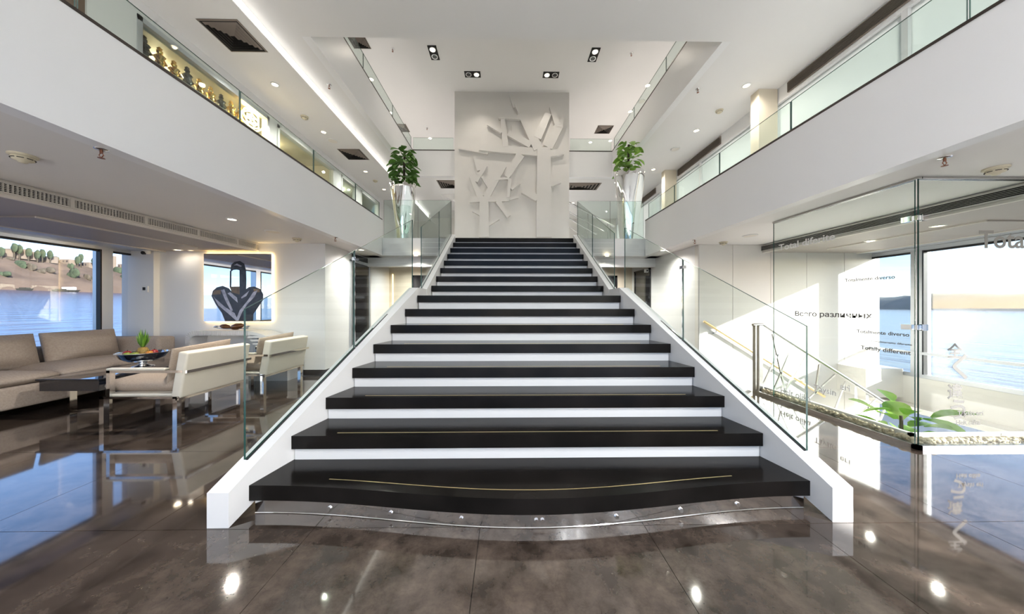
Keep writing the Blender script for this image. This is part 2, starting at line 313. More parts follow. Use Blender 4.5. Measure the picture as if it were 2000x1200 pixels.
# ------------------------------------------------------------------ windows of the lounge and the stairwell
def side_window(name, X, s, ymul, z0, z1, label, bar=None):
    wn = thing(name, label, None, (X, 0, z0), kind='structure')
    mb = MB(); mb.box(X - .05, X + .05, -6, YB, z0 - .06, z0); mb.box(X - .05, X + .05, -6, YB, z1, z1 + .06); mb.build('window_frame', 'alu', wn)
    for y in ymul:
        m = MB().box(X - .07, X + .07, y - .07, y + .07, z0, z1).build('mullion', 'alu', wn)
        MB().box(min(X - s * .01, X - s * .075), max(X - s * .01, X - s * .075), y - .09, y - .07, z0, z1).build('seal', 'seal', m)
    e = sorted(list(ymul) + [-6.0, YB])
    for a, b in zip(e, e[1:]): MB().box(X - .004, X + .004, a + .07, b - .07, z0, z1).build('pane', 'window', wn)
    MB().box(min(X - s * .01, X - s * .055), max(X - s * .01, X - s * .055), -6, YB, z1 - .03, z1).build('head_seal', 'seal', wn)
    if bar: MB().box(X - .09, X - .05, -6, YB, bar - .02, bar + .02).build('guard_bar', 'alu', wn)
    return wn
side_window('window_1', WL, -1, (4.99, 2.75, .5, -1.75, -4.0), .42, 2.09, 'river window beside the taupe sofa')
sbox('wall_left', 'white', -6.7, WL + .04, -6, YB, -.3, .36); sbox('wall_left_top', 'white', -6.7, WL + .04, -6, YB, 2.12, 2.3)
side_window('window_2', WR, 1, (4.78, 2.55, .3, -1.95, -4.2), .13, 2.07, 'river window beyond the stairwell glass', bar=.46)
sbox('wall_right', 'panel', WR - .06, 6.5, -6, YB, -.36, .07); sbox('wall_right_top', 'white', WR - .04, 6.5, -6, YB, 2.10, 2.3)
sbox('sill_corner', 'panel', 5.72, WR - .06, 4.95, YB - .012, -.30, .17)

# ------------------------------------------------------------------ stairwell going down
lw = sbox('floor_lower', 'lowfloor', -1, 6.5, 0, 7, -2.55, -2.45); sbox('wall_lower_left', 'white', -1.1, -1, 0, 7, -2.45, -.3)
sbox('wall_lower_front', 'white', -1, 6.5, -.1, 0, -2.45, -.3)
sbox('wall_lower_window', 'white', WR, 6.5, 0, 7, -2.45, -1.75)
q = sbox('slab_edge', 'panel', 6.10, WR - .06, 2.58, YB - .012, -.44, -.36)
for k, x in enumerate((4.6, 5.6)):
    for y in (1.0, 3.2): pass
# steps down along the rear wall
sd = thing('lower_stair', 'pale steps leading down beside the cream panelled wall', 'stairs', (3.4, 4.8, -2.45))
for i in range(12):
    x = 3.44 + .235 * i; z = -.17 * (i + 1)
    MB().box(x, x + .26, 4.27, YB - .013, z - .06, z).build('step', 'lowfloor', sd)
    MB().box(x, x + .02, 4.27, YB - .013, z, z + .11).build('riser', 'panel', sd)
MB().hexa([(3.44, 4.21, -.45), (3.44, 4.265, -.45), (6.24, 4.265, -2.44), (6.24, 4.21, -2.44), (3.44, 4.21, -.02), (3.44, 4.265, -.02), (6.24, 4.265, -2.0), (6.24, 4.21, -2.0)]).build('stringer', 'panel', sd)
# kerb of pebbles round the opening
kb = thing('pebble_kerb', 'low metal kerb filled with pebbles around stairwell opening', 'kerb', (3.3, 3.4, 0))
k = MB(); k.box(3.272, 3.316, 2.515, 4.2, 0, .035); k.box(3.272, WR - .07, 2.515, 2.558, 0, .035); k.build('metal_channel', 'brushed', kb)
k = MB(); k.box(3.395, 3.43, 2.64, 4.2, -.28, .085); k.box(3.395, WR - .07, 2.64, 2.675, -.28, .085); k.box(3.302, 3.395, 2.582, 4.2, -.28, 0); k.box(3.395, WR - .07, 2.582, 2.64, -.28, 0); k.build('inner_border', 'panel', kb)
bm = bmesh.new(); bmesh.ops.create_icosphere(bm, subdivisions=1, radius=1); iv = [v.co.copy() for v in bm.verts]; jf = [tuple(v.index for v in f.verts) for f in bm.faces]; bm.free()
pb = MB()
def peb(x, y, z):
    a = random.uniform(.016, .03); b = random.uniform(.016, .026); c = random.uniform(.014, .024); m = Matrix.Rotation(random.uniform(0, 3.1), 3, 'Z')
    pb.add([m @ Vector((v.x * a, v.y * b, v.z * c)) + Vector((x, y, z)) for v in iv], jf, 0, True)
for j in range(330): peb(random.uniform(3.345, 3.37), random.uniform(2.6, 4.17), random.uniform(.02, .06))
for j in range(430): peb(random.uniform(3.35, 5.6), random.uniform(2.59, 2.612), random.uniform(.02, .06))
tag(pb.build('pebbles', 'pebble', kb), kind='stuff')
# steel railing of the lower stair
YR = 4.225
rl = thing('stair_railing', 'steel railing with crossed bars descending along the stairwell', 'railing', (3.4, YR, 0))
A = ony(1482, 636, YR); B = ony(1745, 800, YR)
for (a, b, w) in (((1484, 636), (1484, 775), .05), ((1474, 636), (1474, 775), .018)):
    MB().bar(ony(*a, YR), ony(*b, YR), w, .05, up=(0, 1, 0)).build('post', 'brushed', rl)
MB().tube([ony(1470, 635, YR), ony(1490, 634, YR), ony(1502, 642, YR), ony(1600, 705, YR), B + Vector((0, 0, .02))], .02, 10).build('top_rail', 'brushed', rl)
for a, b in (((1509, 653), (1534, 770)), ((1531, 668), (1487, 757)), ((1547, 678), (1510, 765)), ((1572, 695), (1530, 770)), ((1600, 712), (1592, 770)), ((1631, 732), (1572, 785)), ((1651, 745), (1630, 802)), ((1672, 757), (1672, 830)), ((1694, 773), (1694, 832)), ((1710, 780), (1672, 818)), ((1730, 795), (1715, 830))):
    MB().bar(ony(*a, YR), ony(*b, YR), .018, .018, up=(0, 1, 0)).build('bar', 'brushed', rl)
# round wall handrail
hr = thing('wall_handrail', 'round brass toned handrail fixed to the cream panelled wall', 'handrail', (3.4, YB - .08, .9))
h0 = ony(1375, 628, YB - .08); h1 = ony(1610, 775, YB - .08)
MB().tube([h0, h1], .022, 12).build('rail', 'gold', hr)
for t_ in (.1, .6):
    p = h0.lerp(h1, t_); b = MB(); b.tube([p, p + Vector((0, 0, -.06)), p + Vector((0, .065, -.09))], .008, 6); b.lathe(p + Vector((0, .06, -.09)), [(.028, -.004), (.028, .004)], 12, capb=True, capt=True); b.build('bracket', 'steel', hr)
# plant on the lower deck
def leaf_mesh(name, mat, L, W, parent):
    b = MB(); n = 5
    vs = []
    for i in range(n + 1):
        t = i / n; wd = W * math.sin(math.pi * min(1, t * .92 + .06)) ** .8; z = -.22 * L * t * t + .10 * L * t
        vs += [(-wd / 2, L * t, z + wd * .18), (0, L * t, z), (wd / 2, L * t, z + wd * .18)]
    fs = []
    for i in range(n): a = i * 3; fs += [(a, a + 1, a + 4, a + 3), (a + 1, a + 2, a + 5, a + 4)]
    b.add(vs, fs, 0, True); return b.build(name, mat, parent, local=True, flip=False)
def place_leaves(root, lm, spots):
    for i, (p, dirv, s) in enumerate(spots):
        o = lm if i == 0 else lm.copy()
        if i: COL.objects.link(o)
        o.parent = root; d = Vector(dirv).normalized(); q = d.to_track_quat('Y', 'Z')
        o.matrix_local = Matrix.Translation(Vector(p)) @ q.to_matrix().to_4x4() @ Matrix.Rotation(random.uniform(-.5, .5), 4, 'Y') @ Matrix.Scale(s, 4)
lp = thing('leafy_houseplant', 'broad leaved green houseplant rising from the lower deck', 'plant', (4.55, 3.6, -2.45))
b = MB(); b.tube([(4.55, 3.6, -2.1), (4.58, 3.61, -1.2), (4.52, 3.58, -.1)], [.03, .025, .015], 8); b.build('stem', 'stem', lp)
b = MB(); b.lathe((4.55, 3.6, -2.45), [(.16, 0), (.2, .1), (.24, .42), (.22, .42), (.2, .36)], 20, capb=True); b.build('pot', 'white', lp)
lm = leaf_mesh('leaf', 'leafy', .30, .2, lp)
sp = []
for i in range(46):
    a = i * 2.4; z = -.95 + .95 * i / 46 + random.uniform(-.05, .05); r = .06 + .18 * random.random()
    sp.append(((r * math.cos(a), r * math.sin(a), z + 2.45), (math.cos(a), math.sin(a), random.uniform(-.3, .7)), random.uniform(.7, 1.2)))
place_leaves(lp, lm, sp)

# ------------------------------------------------------------------ the grand staircase
st = thing('grand_staircase', 'wide central staircase of black treads with white risers and glass balustrades', 'staircase', (0, D(1), 0))
def hw(Y): return 1.655 - .174 * (Y - D(1)) if Y < D(8) else 1.287
HU = 1.28
def front1(x): return D(1) + .02 - .145 * (.5 + .5 * math.cos(math.pi * min(1, abs(x) / 1.60)))
# first curved tread
def tread1():
    n = 40; zs = (R_ - .088, R_); xs_ = [-1.65 + 3.3 * i / n for i in range(n + 1)]; yb = D(2) + .03; b = MB()
    poly = [(x, front1(x), zs[0]) for x in xs_] + [(hw(yb) - .004, yb, zs[0]), (-hw(yb) + .004, yb, zs[0])]
    b.prism(poly, (0, 0, zs[1] - zs[0])); return b
t1 = tread1().build('tread', 'black', st)
b = MB(); n = 40
for i in range(n):
    xa, xb_ = -1.22 + 2.44 * i / n, -1.22 + 2.44 * (i + 1) / n; ya, yb_ = front1(xa) + .075, front1(xb_) + .075
    b.add([(xa, ya, R_ + .0015), (xb_, yb_, R_ + .0015), (xb_, yb_ + .007, R_ + .0015), (xa, ya + .007, R_ + .0015)], [(0, 1, 2, 3)])
b.build('inlay_strip', 'gold', t1)
b = MB(); n = 48; xs_ = [-1.62 + 3.24 * i / n for i in range(n + 1)]
vs = []
for x in xs_: vs += [(x, front1(x) + .012, 0.002), (x, front1(x) + .012, R_ - .088)]
b.add(vs, [(2 * i, 2 * i + 2, 2 * i + 3, 2 * i + 1) for i in range(n)], 0, True)
kick = b.build('kick_plate', 'steel', st)
b = MB()
vs = []
for x in xs_: vs += [(x, front1(x) + .008, 0.003), (x, front1(x) + .0115, 0.006)]
b.add(vs, [(2 * i, 2 * i + 2, 2 * i + 3, 2 * i + 1) for i in range(n)]); b.build('kick_edge', 'steel', kick)
for px in (622, 752, 895, 1040, 1052, 1198, 1335, 1463):
    x = (px - 1038) / 1116 * 3.31 * .955; y = front1(x) + .012; b = MB()
    b.tube([(x, y, .040), (x, y - .008, .040)], .012, 12); b.build('stud', 'chrome', kick)
for i in range(2, 17):
    y0 = D(i); y1 = (D(i + 1) if i < 16 else YLAND + .3) + .03; z1 = i * R_; z0 = z1 - .088
    if i <= 8: a, c = hw(y0) - .004, hw(min(y1, D(8))) - .004
    else: a = c = HU - .004
    t = MB().hexa([(-a, y0, z0), (a, y0, z0), (c, y1, z0), (-c, y1, z0), (-a, y0, z1), (a, y0, z1), (c, y1, z1), (-c, y1, z1)]).build('tread', 'black', st)
    if i <= 6: MB().box(-a + .28, a - .28, y0 + .045, y0 + .052, z1, z1 + .0015).build('inlay_strip', 'gold', t)
    a = min(a, hw(y0)) - .01
    MB().box(-a, a, y0 + .02, y0 + .05, (i - 1) * R_, z0).build('riser', 'white', st)
# stringers
def stop(Y):
    if Y < 3.93: return .24 + .557 * (Y - D(1))
    if Y < 4.32: return 1.4375
    return 1.4375 + .5565 * (Y - 4.32)
SW = .115
for s in (-1, 1):
    ys_ = [1.69, 3.93, 4.32]; b = MB()
    pts_i = [(s * hw(y), y) for y in ys_]; pts_o = [(s * (hw(y) + SW), y) for y in ys_]
    pts_i[0] = (s * 1.665, 1.69); pts_o[0] = (s * 1.782, 1.69)
    for k in range(2):
        (xi, ya), (xo, _), (xi2, yb_), (xo2, _) = pts_i[k], pts_o[k], pts_i[k + 1], pts_o[k + 1]
        za, zb = stop(ya), stop(yb_); la, lb = max(0, za - .55), max(0, zb - .55)
        if k == 0: la = 0
        p = [(xi, ya, la), (xo, ya, la), (xo2, yb_, lb), (xi2, yb_, lb), (xi, ya, za), (xo, ya, za), (xo2, yb_, zb), (xi2, yb_, zb)]
        b.hexa(p)
    # solid web under the near end so that the side reads closed down to the floor
    sg = b.build('stringer', 'white', st)
    yA, yB_ = 4.32, YLAND + .03; b = MB(); xi, xo = s * HU, s * (HU + SW)
    b.hexa([(xi, yA, stop(yA) - .5), (xo, yA, stop(yA) - .5), (xo, yB_, stop(yB_) - .5), (xi, yB_, stop(yB_) - .5), (xi, yA, stop(yA)), (xo, yA, stop(yA)), (xo, yB_, stop(yB_)), (xi, yB_, stop(yB_))])
    su = b.build('stringer', 'white', st)
    def gx(y): return s * ((hw(y) if y < 4.1 else HU) + .075)
    z0_, zs_, gy = (1.19, .535, (1.86, 2.83, 3.95)) if s < 0 else (1.08, .55, (1.89, 2.93, 3.96))
    for k in range(2):      # lower panels
        a, c = gy[k] + (.006 if k else 0), gy[k + 1] - .004
        zt = lambda y: z0_ + zs_ * (y - gy[0])
        poly = [(gx(a), a, stop(a) + .002), (gx(c), c, stop(c) + .002), (gx(c), c, zt(c)), (gx(a), a, zt(a))]
        MB().prism(poly, (s * .012, 0, 0), 0, 1).build('glass_panel', ['glass', 'glass_edge'], st)
        MB().prism([(gx(a) - s * .012, a, stop(a) - .004), (gx(c) - s * .012, c, stop(c) - .004), (gx(c) - s * .012, c, stop(c) + .004), (gx(a) - s * .012, a, stop(a) + .004)], (s * .012, 0, 0)).build('glazing_channel', 'seal', st)
    y = gy[1]; zt_ = z0_ + zs_ * (y - gy[0]); b = MB(); b.box(gx(y) - .012, gx(y) + .022, y - .03, y + .03, zt_ - .09, zt_ - .06); b.build('glass_clip', 'steel', st)
    MB().bar((gx(y) + s * .006, y + .001, stop(y)), (gx(y) + s * .006, y + .001, zt_ - .01), .016, .008, up=(0, 1, 0)).build('lit_edge_bar', 'steel', st)  # steel bar added to stand in for the lit edge of the glass
    uy = (4.32, 5.45, 6.62); za, zb = (2.31, 3.46) if s < 0 else (2.23, 3.46)
    for k in range(2):
        a, c = uy[k] + .004, uy[k + 1] - .004; zt = lambda y: za + (zb - za) * (y - uy[0]) / (uy[2] - uy[0])
        MB().prism([(gx(a), a, stop(a) + .002), (gx(c), c, stop(c) + .002), (gx(c), c, zt(c)), (gx(a), a, zt(a))], (s * .012, 0, 0), 0, 1).build('glass_panel', ['glass', 'glass_edge'], st)

# ------------------------------------------------------------------ glass balustrades of balconies, landing and gallery
def gpanel(parent, a, b, z0, z1, axis):
    m = MB()
    if axis == 'x': m.prism([(a[0], a[1], z0), (b[0], b[1], z0), (b[0], b[1], z1), (a[0], a[1], z1)], (0, .012, 0), 0, 1)
    else: m.prism([(a[0], a[1], z0), (b[0], b[1], z0), (b[0], b[1], z1), (a[0], a[1], z1)], (.012, 0, 0), 0, 1)
    return m.build('glass_panel', ['tint', 'glass_edge'], parent)
for s, lab in ((-1, 'frameless glass balustrade on balcony facing the shop windows'), (1, 'frameless glass balustrade on balcony below the long slot vents')):
    g = thing('glass_balustrade', lab, 'balustrade', (s * 2.91, 3, ZP + .022)); e = [-1.6, -.4, .8, 2.0, 3.2 if s < 0 else 3.28, 4.4, 5.6, YLAND - .02]
    for a, c in zip(e, e[1:]): gpanel(g, (s * 2.91, a + .006), (s * 2.91, c - .006), ZP + .022, 3.42, 'y')
for s, lab in ((-1, 'glass guard on landing before the taller-leaved planter by shop side'), (1, 'glass guard on landing before the planter by slot vent side')):
    g = thing('landing_glass_guard', lab, 'balustrade', (s * 2.1, 6.62, ZLAND)); 
    for a, c in ((1.38, 2.1), (2.1, 2.84)): gpanel(g, (s * a, 6.70), (s * (c - .006), 6.70), ZLAND, 3.50, 'x')
for nm, pts, ax, lab in ((0, [(XL - .06, 4.4), (XL - .06, 5.9), (XL - .06, 7.4), (XL - .06, 8.8)], 'y', 'top gallery glass rail above the square diffusers'), (1, [(XR + .06, 4.4), (XR + .06, 5.9), (XR + .06, 7.4), (XR + .06, 8.8)], 'y', 'top gallery glass rail above the right plain fascia'), (2, [(XL, 8.83), (-1.7, 8.83)], 'x', 'top gallery glass rail beside feature wall, shop side'), (3, [(1.65, 8.83), (XR, 8.83)], 'x', 'top gallery glass rail beside feature wall, window side')):
    g = thing('gallery_glass_rail', lab, 'balustrade', (pts[0][0], pts[0][1], ZF3 + .025))
    for a, c in zip(pts, pts[1:]): gpanel(g, a, (c[0] - (.006 if ax == 'x' else 0), c[1] - (.006 if ax == 'y' else 0)), ZF3 + .025, 6.02, ax)

# ------------------------------------------------------------------ tree relief on the feature wall
def crop(x, y): return ony(850 + x / 3.87, 170 + y / 3.87, 8.6)
def limb(parent, name, a, b, wd, th, wd2=None):
    A_, B_ = crop(*a), crop(*b); d = (B_ - A_).normalized(); nrm = Vector((-d.z, 0, d.x)); k = 1 / 3.87 * 8.6 / 600
    w1 = wd * k / 2; w2 = (wd2 or wd) * k / 2
    p = [A_ - nrm * w1, B_ - nrm * w2, B_ + nrm * w2, A_ + nrm * w1]
    MB().prism([(q.x, 8.597, q.z) for q in p], (0, -th * 1.0 - .0015 * len(kids(parent)), 0)).build(name, 'relief', parent)
big = thing('tree_relief', 'larger white plaster tree relief with thick trunk on feature wall', 'relief', (.55, 8.58, ZLAND))
limb(big, 'trunk', (820, 1140), (818, 470), 116, .11, 100)
for a, b, wd, w2 in (((335, 468), (800, 505), 46, 60), ((850, 512), (968, 505), 60, 34), ((645, 520), (540, 690), 66, 40), ((533, 465), (512, 255), 44, 34), ((505, 352), (400, 290), 30, 26), ((720, 450), (550, 362), 52, 40), ((592, 380), (588, 300), 22, 18), ((778, 480), (640, 205), 74, 46), ((655, 245), (480, 240), 36, 24), ((770, 400), (852, 215), 62, 48), ((848, 470), (935, 300), 72, 66), ((930, 320), (876, 165), 50, 34), ((935, 320), (965, 235), 44, 26), ((868, 745), (945, 722), 46, 24), ((770, 850), (655, 798), 54, 26), ((600, 165), (560, 60), 20, 10), ((640, 215), (600, 140), 26, 14), ((400, 508), (180, 468), 22, 16)):
    limb(big, 'branch', a, b, wd, .09 if wd > 25 else .04, w2)
sm = thing('tree_relief', 'smaller white plaster tree relief beside the thick trunk on feature wall', 'relief', (-.7, 8.58, ZLAND))
limb(sm, 'trunk', (372, 1140), (370, 835), 76, .10, 62)
for a, b, wd, w2 in (((262, 858), (560, 852), 40, 36), ((540, 850), (628, 838), 26, 14), ((345, 845), (270, 680), 46, 26), ((385, 840), (520, 600), 52, 40), ((305, 720), (385, 600), 38, 24), ((332, 640), (300, 530), 30, 22), ((412, 770), (355, 685), 26, 18), ((475, 868), (555, 985), 42, 30), ((400, 1040), (482, 1000), 34, 16), ((340, 965), (285, 940), 26, 16), ((552, 840), (565, 700), 24, 28), ((455, 705), (560, 700), 18, 14), ((575, 780), (640, 735), 18, 12)):
    limb(sm, 'branch', a, b, wd, .07, w2)

# ------------------------------------------------------------------ chrome planters with plants
def planter(px, top, Y, rx, label, pl, nleaf, hgt, wid):
    p = ony(px, top, Y); h = p.z - ZLAND
    t = thing('tall_planter', label, 'planter', (p.x, Y, ZLAND)); b = MB()
    fn = lambda a, z: 1 + .07 * math.sin(3 * a + 1.2 * z / h * 3) * (.4 + .6 * z / h) + .03 * math.sin(7 * a - 2 * z)
    prof = [(rx * (.52 + .48 * (k / 12) ** .9), h * k / 12) for k in range(13)]
    b.lathe((p.x, Y, ZLAND), prof + [(rx * .93, h), (rx * .9, h - .08)], 48, fn=fn, capb=True); b.build('pot', 'chrome', t)
    MB().lathe((p.x, Y, ZLAND + h - .09), [(.001, .02), (rx * .9, .0)], 24).build('soil', 'soil', t)
    MB().tube([(p.x, Y, p.z - .1), (p.x + .01, Y, p.z + hgt * .9)], [.03, .025], 8).build('moss_pole', 'stem', t)
    lf = leaf_mesh('leaf', pl, .20, .135, t); sp = []
    for i in range(nleaf):
        a = i * 2.399; f = (i + .5) / nleaf; r = wid * (.35 + .65 * random.random()) * (1 - .45 * max(0, f - .55) / .45); z = h - .02 + hgt * f
        sp.append(((r * .55 * math.cos(a), r * .55 * math.sin(a), z), (math.cos(a), math.sin(a), random.uniform(-.9, .35)), random.uniform(.75, 1.2)))
    place_leaves(t, lf, sp)
planter(789, 362, 7.15, .29, 'tall chrome planter with dense dark green climber near the shop side', 'leaf', 100, .82, .42)
planter(1227, 340, 6.98, .33, 'tall chrome planter with sparse bright green climber near slot vents', 'leafy', 62, .74, .36)

# ------------------------------------------------------------------ ceiling fittings
def downlight(px, py, z, label, e=14, r=.05, cool=False, on=True, col=(1, .94, .87)):
    p = onz(px, py, z); t = thing('downlight', label, 'downlight', (p.x, p.y, z))
    MB().lathe((p.x, p.y, z), [(r * 1.35, 0), (r * 1.3, -.008), (r, -.010), (r * .92, 0.0)], 24).build('trim_ring', 'greyplastic', t)
    MB().lathe((p.x, p.y, z), [(.0005, -.003), (r * .95, -.003)], 20).build('lens', 'lenscool' if cool else 'lens', t)
    if on: lamp('bulb', (0, 0, -.02), e * 1.7, col, parent=t, size=2.7)
    return t
def detector(px, py, z, label):
    p = onz(px, py, z); t = thing('smoke_detector', label, 'detector', (p.x, p.y, z))
    MB().lathe((p.x, p.y, z), [(.065, 0), (.065, -.012), (.05, -.016)], 24).build('base_plate', 'plastic', t)
    MB().lathe((p.x, p.y, z), [(.05, -.016), (.052, -.026), (.045, -.04), (.022, -.048), (.02, -.056), (.0005, -.057)], 24).build('head', 'plastic', t)
    b = MB()
    for k in range(8):
        a = k * math.pi / 4
        b.tube([(p.x + .0515 * math.cos(a + u), p.y + .0515 * math.sin(a + u), z - .031) for u in (-.28, 0, .28)], .0028, 5)
    b.build('sensing_slot', 'hollow', t)
def sprinkler(px, py, z, label):
    p = onz(px, py, z); t = thing('fire_sprinkler', label, 'sprinkler', (p.x, p.y, z))
    MB().lathe((p.x, p.y, z), [(.036, 0), (.034, -.004), (.012, -.008)], 16).build('escutcheon', 'steel', t)
    b = MB(); b.tube([(p.x, p.y, z - .006), (p.x, p.y, z - .028)], .008, 8)
    for s in (-1, 1): b.tube([(p.x + s * .006, p.y, z - .026), (p.x + s * .016, p.y, z - .04), (p.x, p.y, z - .058)], .003, 6)
    b.build('frame_arm', 'brass', t); MB().lathe((p.x, p.y, z - .06), [(.0005, 0), (.018, 0), (.018, -.002), (.0005, -.002)], 12).build('deflector', 'brass', t)
def speaker(px, py, z, label):
    p = onz(px, py, z); t = thing('ceiling_speaker', label, 'speaker', (p.x, p.y, z))
    MB().lathe((p.x, p.y, z), [(.10, 0), (.098, -.008), (.085, -.012)], 28).build('rim', 'greyplastic', t)
    MB().lathe((p.x, p.y, z), [(.085, -.012), (.04, -.014), (.0005, -.0145)], 28).build('mesh_cover', 'trimline', t)
def diffuser(pts, z, label):
    c = [onz(*p, z) for p in pts]; x0 = min(q.x for q in c); x1 = max(q.x for q in c); y0 = min(q.y for q in c); y1 = max(q.y for q in c)
    t = thing('air_diffuser', label, 'air vent', ((x0 + x1) / 2, (y0 + y1) / 2, z)); cx, cyy = (x0 + x1) / 2, (y0 + y1) / 2; hx, hy = (x1 - x0) / 2, (y1 - y0) / 2
    MB().box(x0 + .01, x1 - .01, y0 + .01, y1 - .01, z - .003, z - .001).build('duct', 'hollow', t)
    for k in range(6):
        s0, s1 = 1 - k * .16, 1 - k * .16 - .085; za, zb = z - .004, z - .022; b = MB()
        o_ = [(cx - hx * s0, cyy - hy * s0, za), (cx + hx * s0, cyy - hy * s0, za), (cx + hx * s0, cyy + hy * s0, za), (cx - hx * s0, cyy + hy * s0, za)]
        i_ = [(cx - hx * s1, cyy - hy * s1, zb), (cx + hx * s1, cyy - hy * s1, zb), (cx + hx * s1, cyy + hy * s1, zb), (cx - hx * s1, cyy + hy * s1, zb)]
        if k == 0: i_ = [(a, b_, za - .006) for a, b_, _ in i_]
        b.add(o_ + i_, [(j, (j + 1) % 4, 4 + (j + 1) % 4, 4 + j) for j in range(4)]); b.build('vane', 'darkvent', t)
detector(45, 303, ZL, 'large smoke detector on lounge ceiling above the sofa'); sprinkler(198, 292, ZL, 'copper sprinkler on lounge ceiling by the white parapet')
downlight(453, 428, ZL, 'round downlight in lounge ceiling beside the slotted grille', 40, .045, col=(1, .92, .82), cool=True); speaker(533, 452, ZL, 'round speaker on lounge ceiling above the backlit mirror'); detector(580, 466, ZL, 'small detector on lounge ceiling near the wall corner'); sprinkler(655, 464, ZL, 'tiny sprinkler on lounge ceiling beyond the wall corner')
downlight(347, 488, 2.15, 'round downlight in taupe dropped ceiling before the mirror', .5, .05); downlight(372, 489, 2.15, 'small second spot in taupe dropped ceiling by the mirror', .25, .03)
sprinkler(1845, 308, ZL, 'copper sprinkler on ceiling by the glass enclosure corner'); detector(1945, 328, ZL, 'large smoke detector on ceiling over the glass enclosure'); speaker(1465, 460, ZL, 'round speaker on ceiling before the cream panelled wall'); detector(1413, 473, ZL, 'small detector on ceiling against the cream panelled wall'); sprinkler(1357, 469, ZL, 'tiny sprinkler on ceiling beside the cream wall corner')
downlight(1295, 489, ZL, 'round downlight in ceiling behind the staircase glass', 22, .05); downlight(1186, 500, ZL, 'downlight under landing by the camera topped dark door', 60, .05); downlight(812, 499, ZL, 'downlight under landing before the warm lit wall', 60, .05); downlight(706, 488, ZL, 'downlight above the black glass door under balcony', 22, .05)
downlight(1700, 470, 2.15, 'downlight in dropped ceiling over the stairwell', 10, .05); downlight(1832, 441, 2.15, 'downlight in dropped ceiling near the glass hinge', 10, .05)
ZA = 4.765
diffuser([(383, 37), (463, 37), (518, 101), (452, 101)], ZA, 'large square brown diffuser over the shop balcony'); diffuser([(658, 291), (702, 291), (720, 312), (682, 312)], ZA, 'smaller looking square brown diffuser farther along shop balcony')
for px, py, lab in ((537, 165, 'first downlight on shop balcony ceiling after the large diffuser'), (632, 258, 'second downlight on shop balcony ceiling before the far diffuser'), (714, 335, 'third downlight on shop balcony ceiling past the far diffuser'), (750, 370, 'last downlight on shop balcony ceiling beside the planter')): downlight(px, py, ZA, lab, 26, .045)
detector(595, 228, ZA, 'detector on shop balcony ceiling between two downlights'); speaker(650, 275, ZA, 'round speaker on shop balcony ceiling by far diffuser'); detector(733, 353, ZA, 'detector on shop balcony ceiling near the planter'); sprinkler(643, 166, ZU, 'sprinkler on the raised ceiling strip beside the void')
for px, py, lab in ((1458, 167, 'first downlight on plain balcony ceiling near the long slot vent'), (1360, 255, 'second downlight on plain balcony ceiling before the speaker'), (1276, 331, 'third downlight on plain balcony ceiling beside the planter')): downlight(px, py, ZU, lab, 26, .05)
detector(1405, 216, ZU, 'detector on plain balcony ceiling between two downlights'); speaker(1319, 291, ZU, 'round speaker on plain balcony ceiling before short vent'); sprinkler(1363, 174, ZU, 'sprinkler on plain balcony ceiling beside the fascia')
for px, py, lab in ((840, 270, 'top gallery downlight beside feature wall, shop side'), (762, 220, 'second top gallery downlight over the shop side rail'), (725, 155, 'first top gallery downlight over the shop side rail'), (1153, 278, 'top gallery downlight beside feature wall, window side'), (1265, 167, 'first top gallery downlight over window side rail'), (1231, 218, 'second top gallery downlight over window side rail'), (1192, 275, 'last top gallery downlight at the window side corner')): downlight(px, py, ZT, lab, 22, .06)
diffuser([(683, 70), (712, 70), (720, 95), (692, 95)], ZT, 'brown diffuser in top ceiling above shop side rail'); diffuser([(775, 242), (792, 242), (800, 258), (783, 258)], ZT, 'small brown diffuser in top ceiling beside shop side rail end'); diffuser([(1160, 261), (1190, 261), (1198, 245), (1168, 245)], ZT, 'small brown diffuser in top ceiling, window side')
sprinkler(767, 96, ZT, 'sprinkler in top ceiling beside the pale panel, shop side'); sprinkler(1233, 104, ZT, 'sprinkler in top ceiling beside the pale panel, window side'); speaker(1253, 198, ZT, 'small speaker in top ceiling near window side rail'); sprinkler(834, 250, ZT, 'sprinkler in top ceiling next to feature wall')
diffuser([(852, 352), (905, 352), (905, 368), (870, 368)], ZU, 'brown diffuser in ceiling behind feature wall, shop side'); diffuser([(1095, 357), (1175, 357), (1165, 371), (1095, 371)], ZU, 'brown diffuser in ceiling behind feature wall, window side')
# dual spot boxes in the pale top panel
for (px, py, rot, lab) in ((847, 103, 1, 'twin spot box in pale top panel, front shop side'), (923, 145, 0, 'twin spot box in pale top panel, rear shop side'), (1076, 146, 0, 'twin spot box in pale top panel, rear window side'), (1160, 107, 1, 'twin spot box in pale top panel, front window side')):
    z = 7.07; p = onz(px, py, z); t = thing('twin_spotlight', lab, 'spotlight', (p.x, p.y, z)); a, c = (.10, .20) if rot else (.20, .10)
    MB().box(p.x - a, p.x + a, p.y - c, p.y + c, z - .012, z).build('housing', 'hollow', t)
    for k, s in enumerate((-1, 1)):
        q = Vector((p.x + (0 if rot else s * .1), p.y + (s * .1 if rot else 0), z - .012)); on = (s == (-1 if rot else (1 if px < 1000 else -1)))
        MB().lathe(q, [(.075, 0), (.07, -.012), (.055, -.004)], 20).build('spot_ring', 'steel', t)
        MB().lathe(q, [(.0005, -.005), (.055, -.005)], 16).build('spot_lens', 'lens' if on else 'blackglass', t)
        if on: lamp('bulb', q - Vector((p.x, p.y, z)) + Vector((0, 0, -.03)), 24, (1, .91, .80), parent=t, size=2.2)
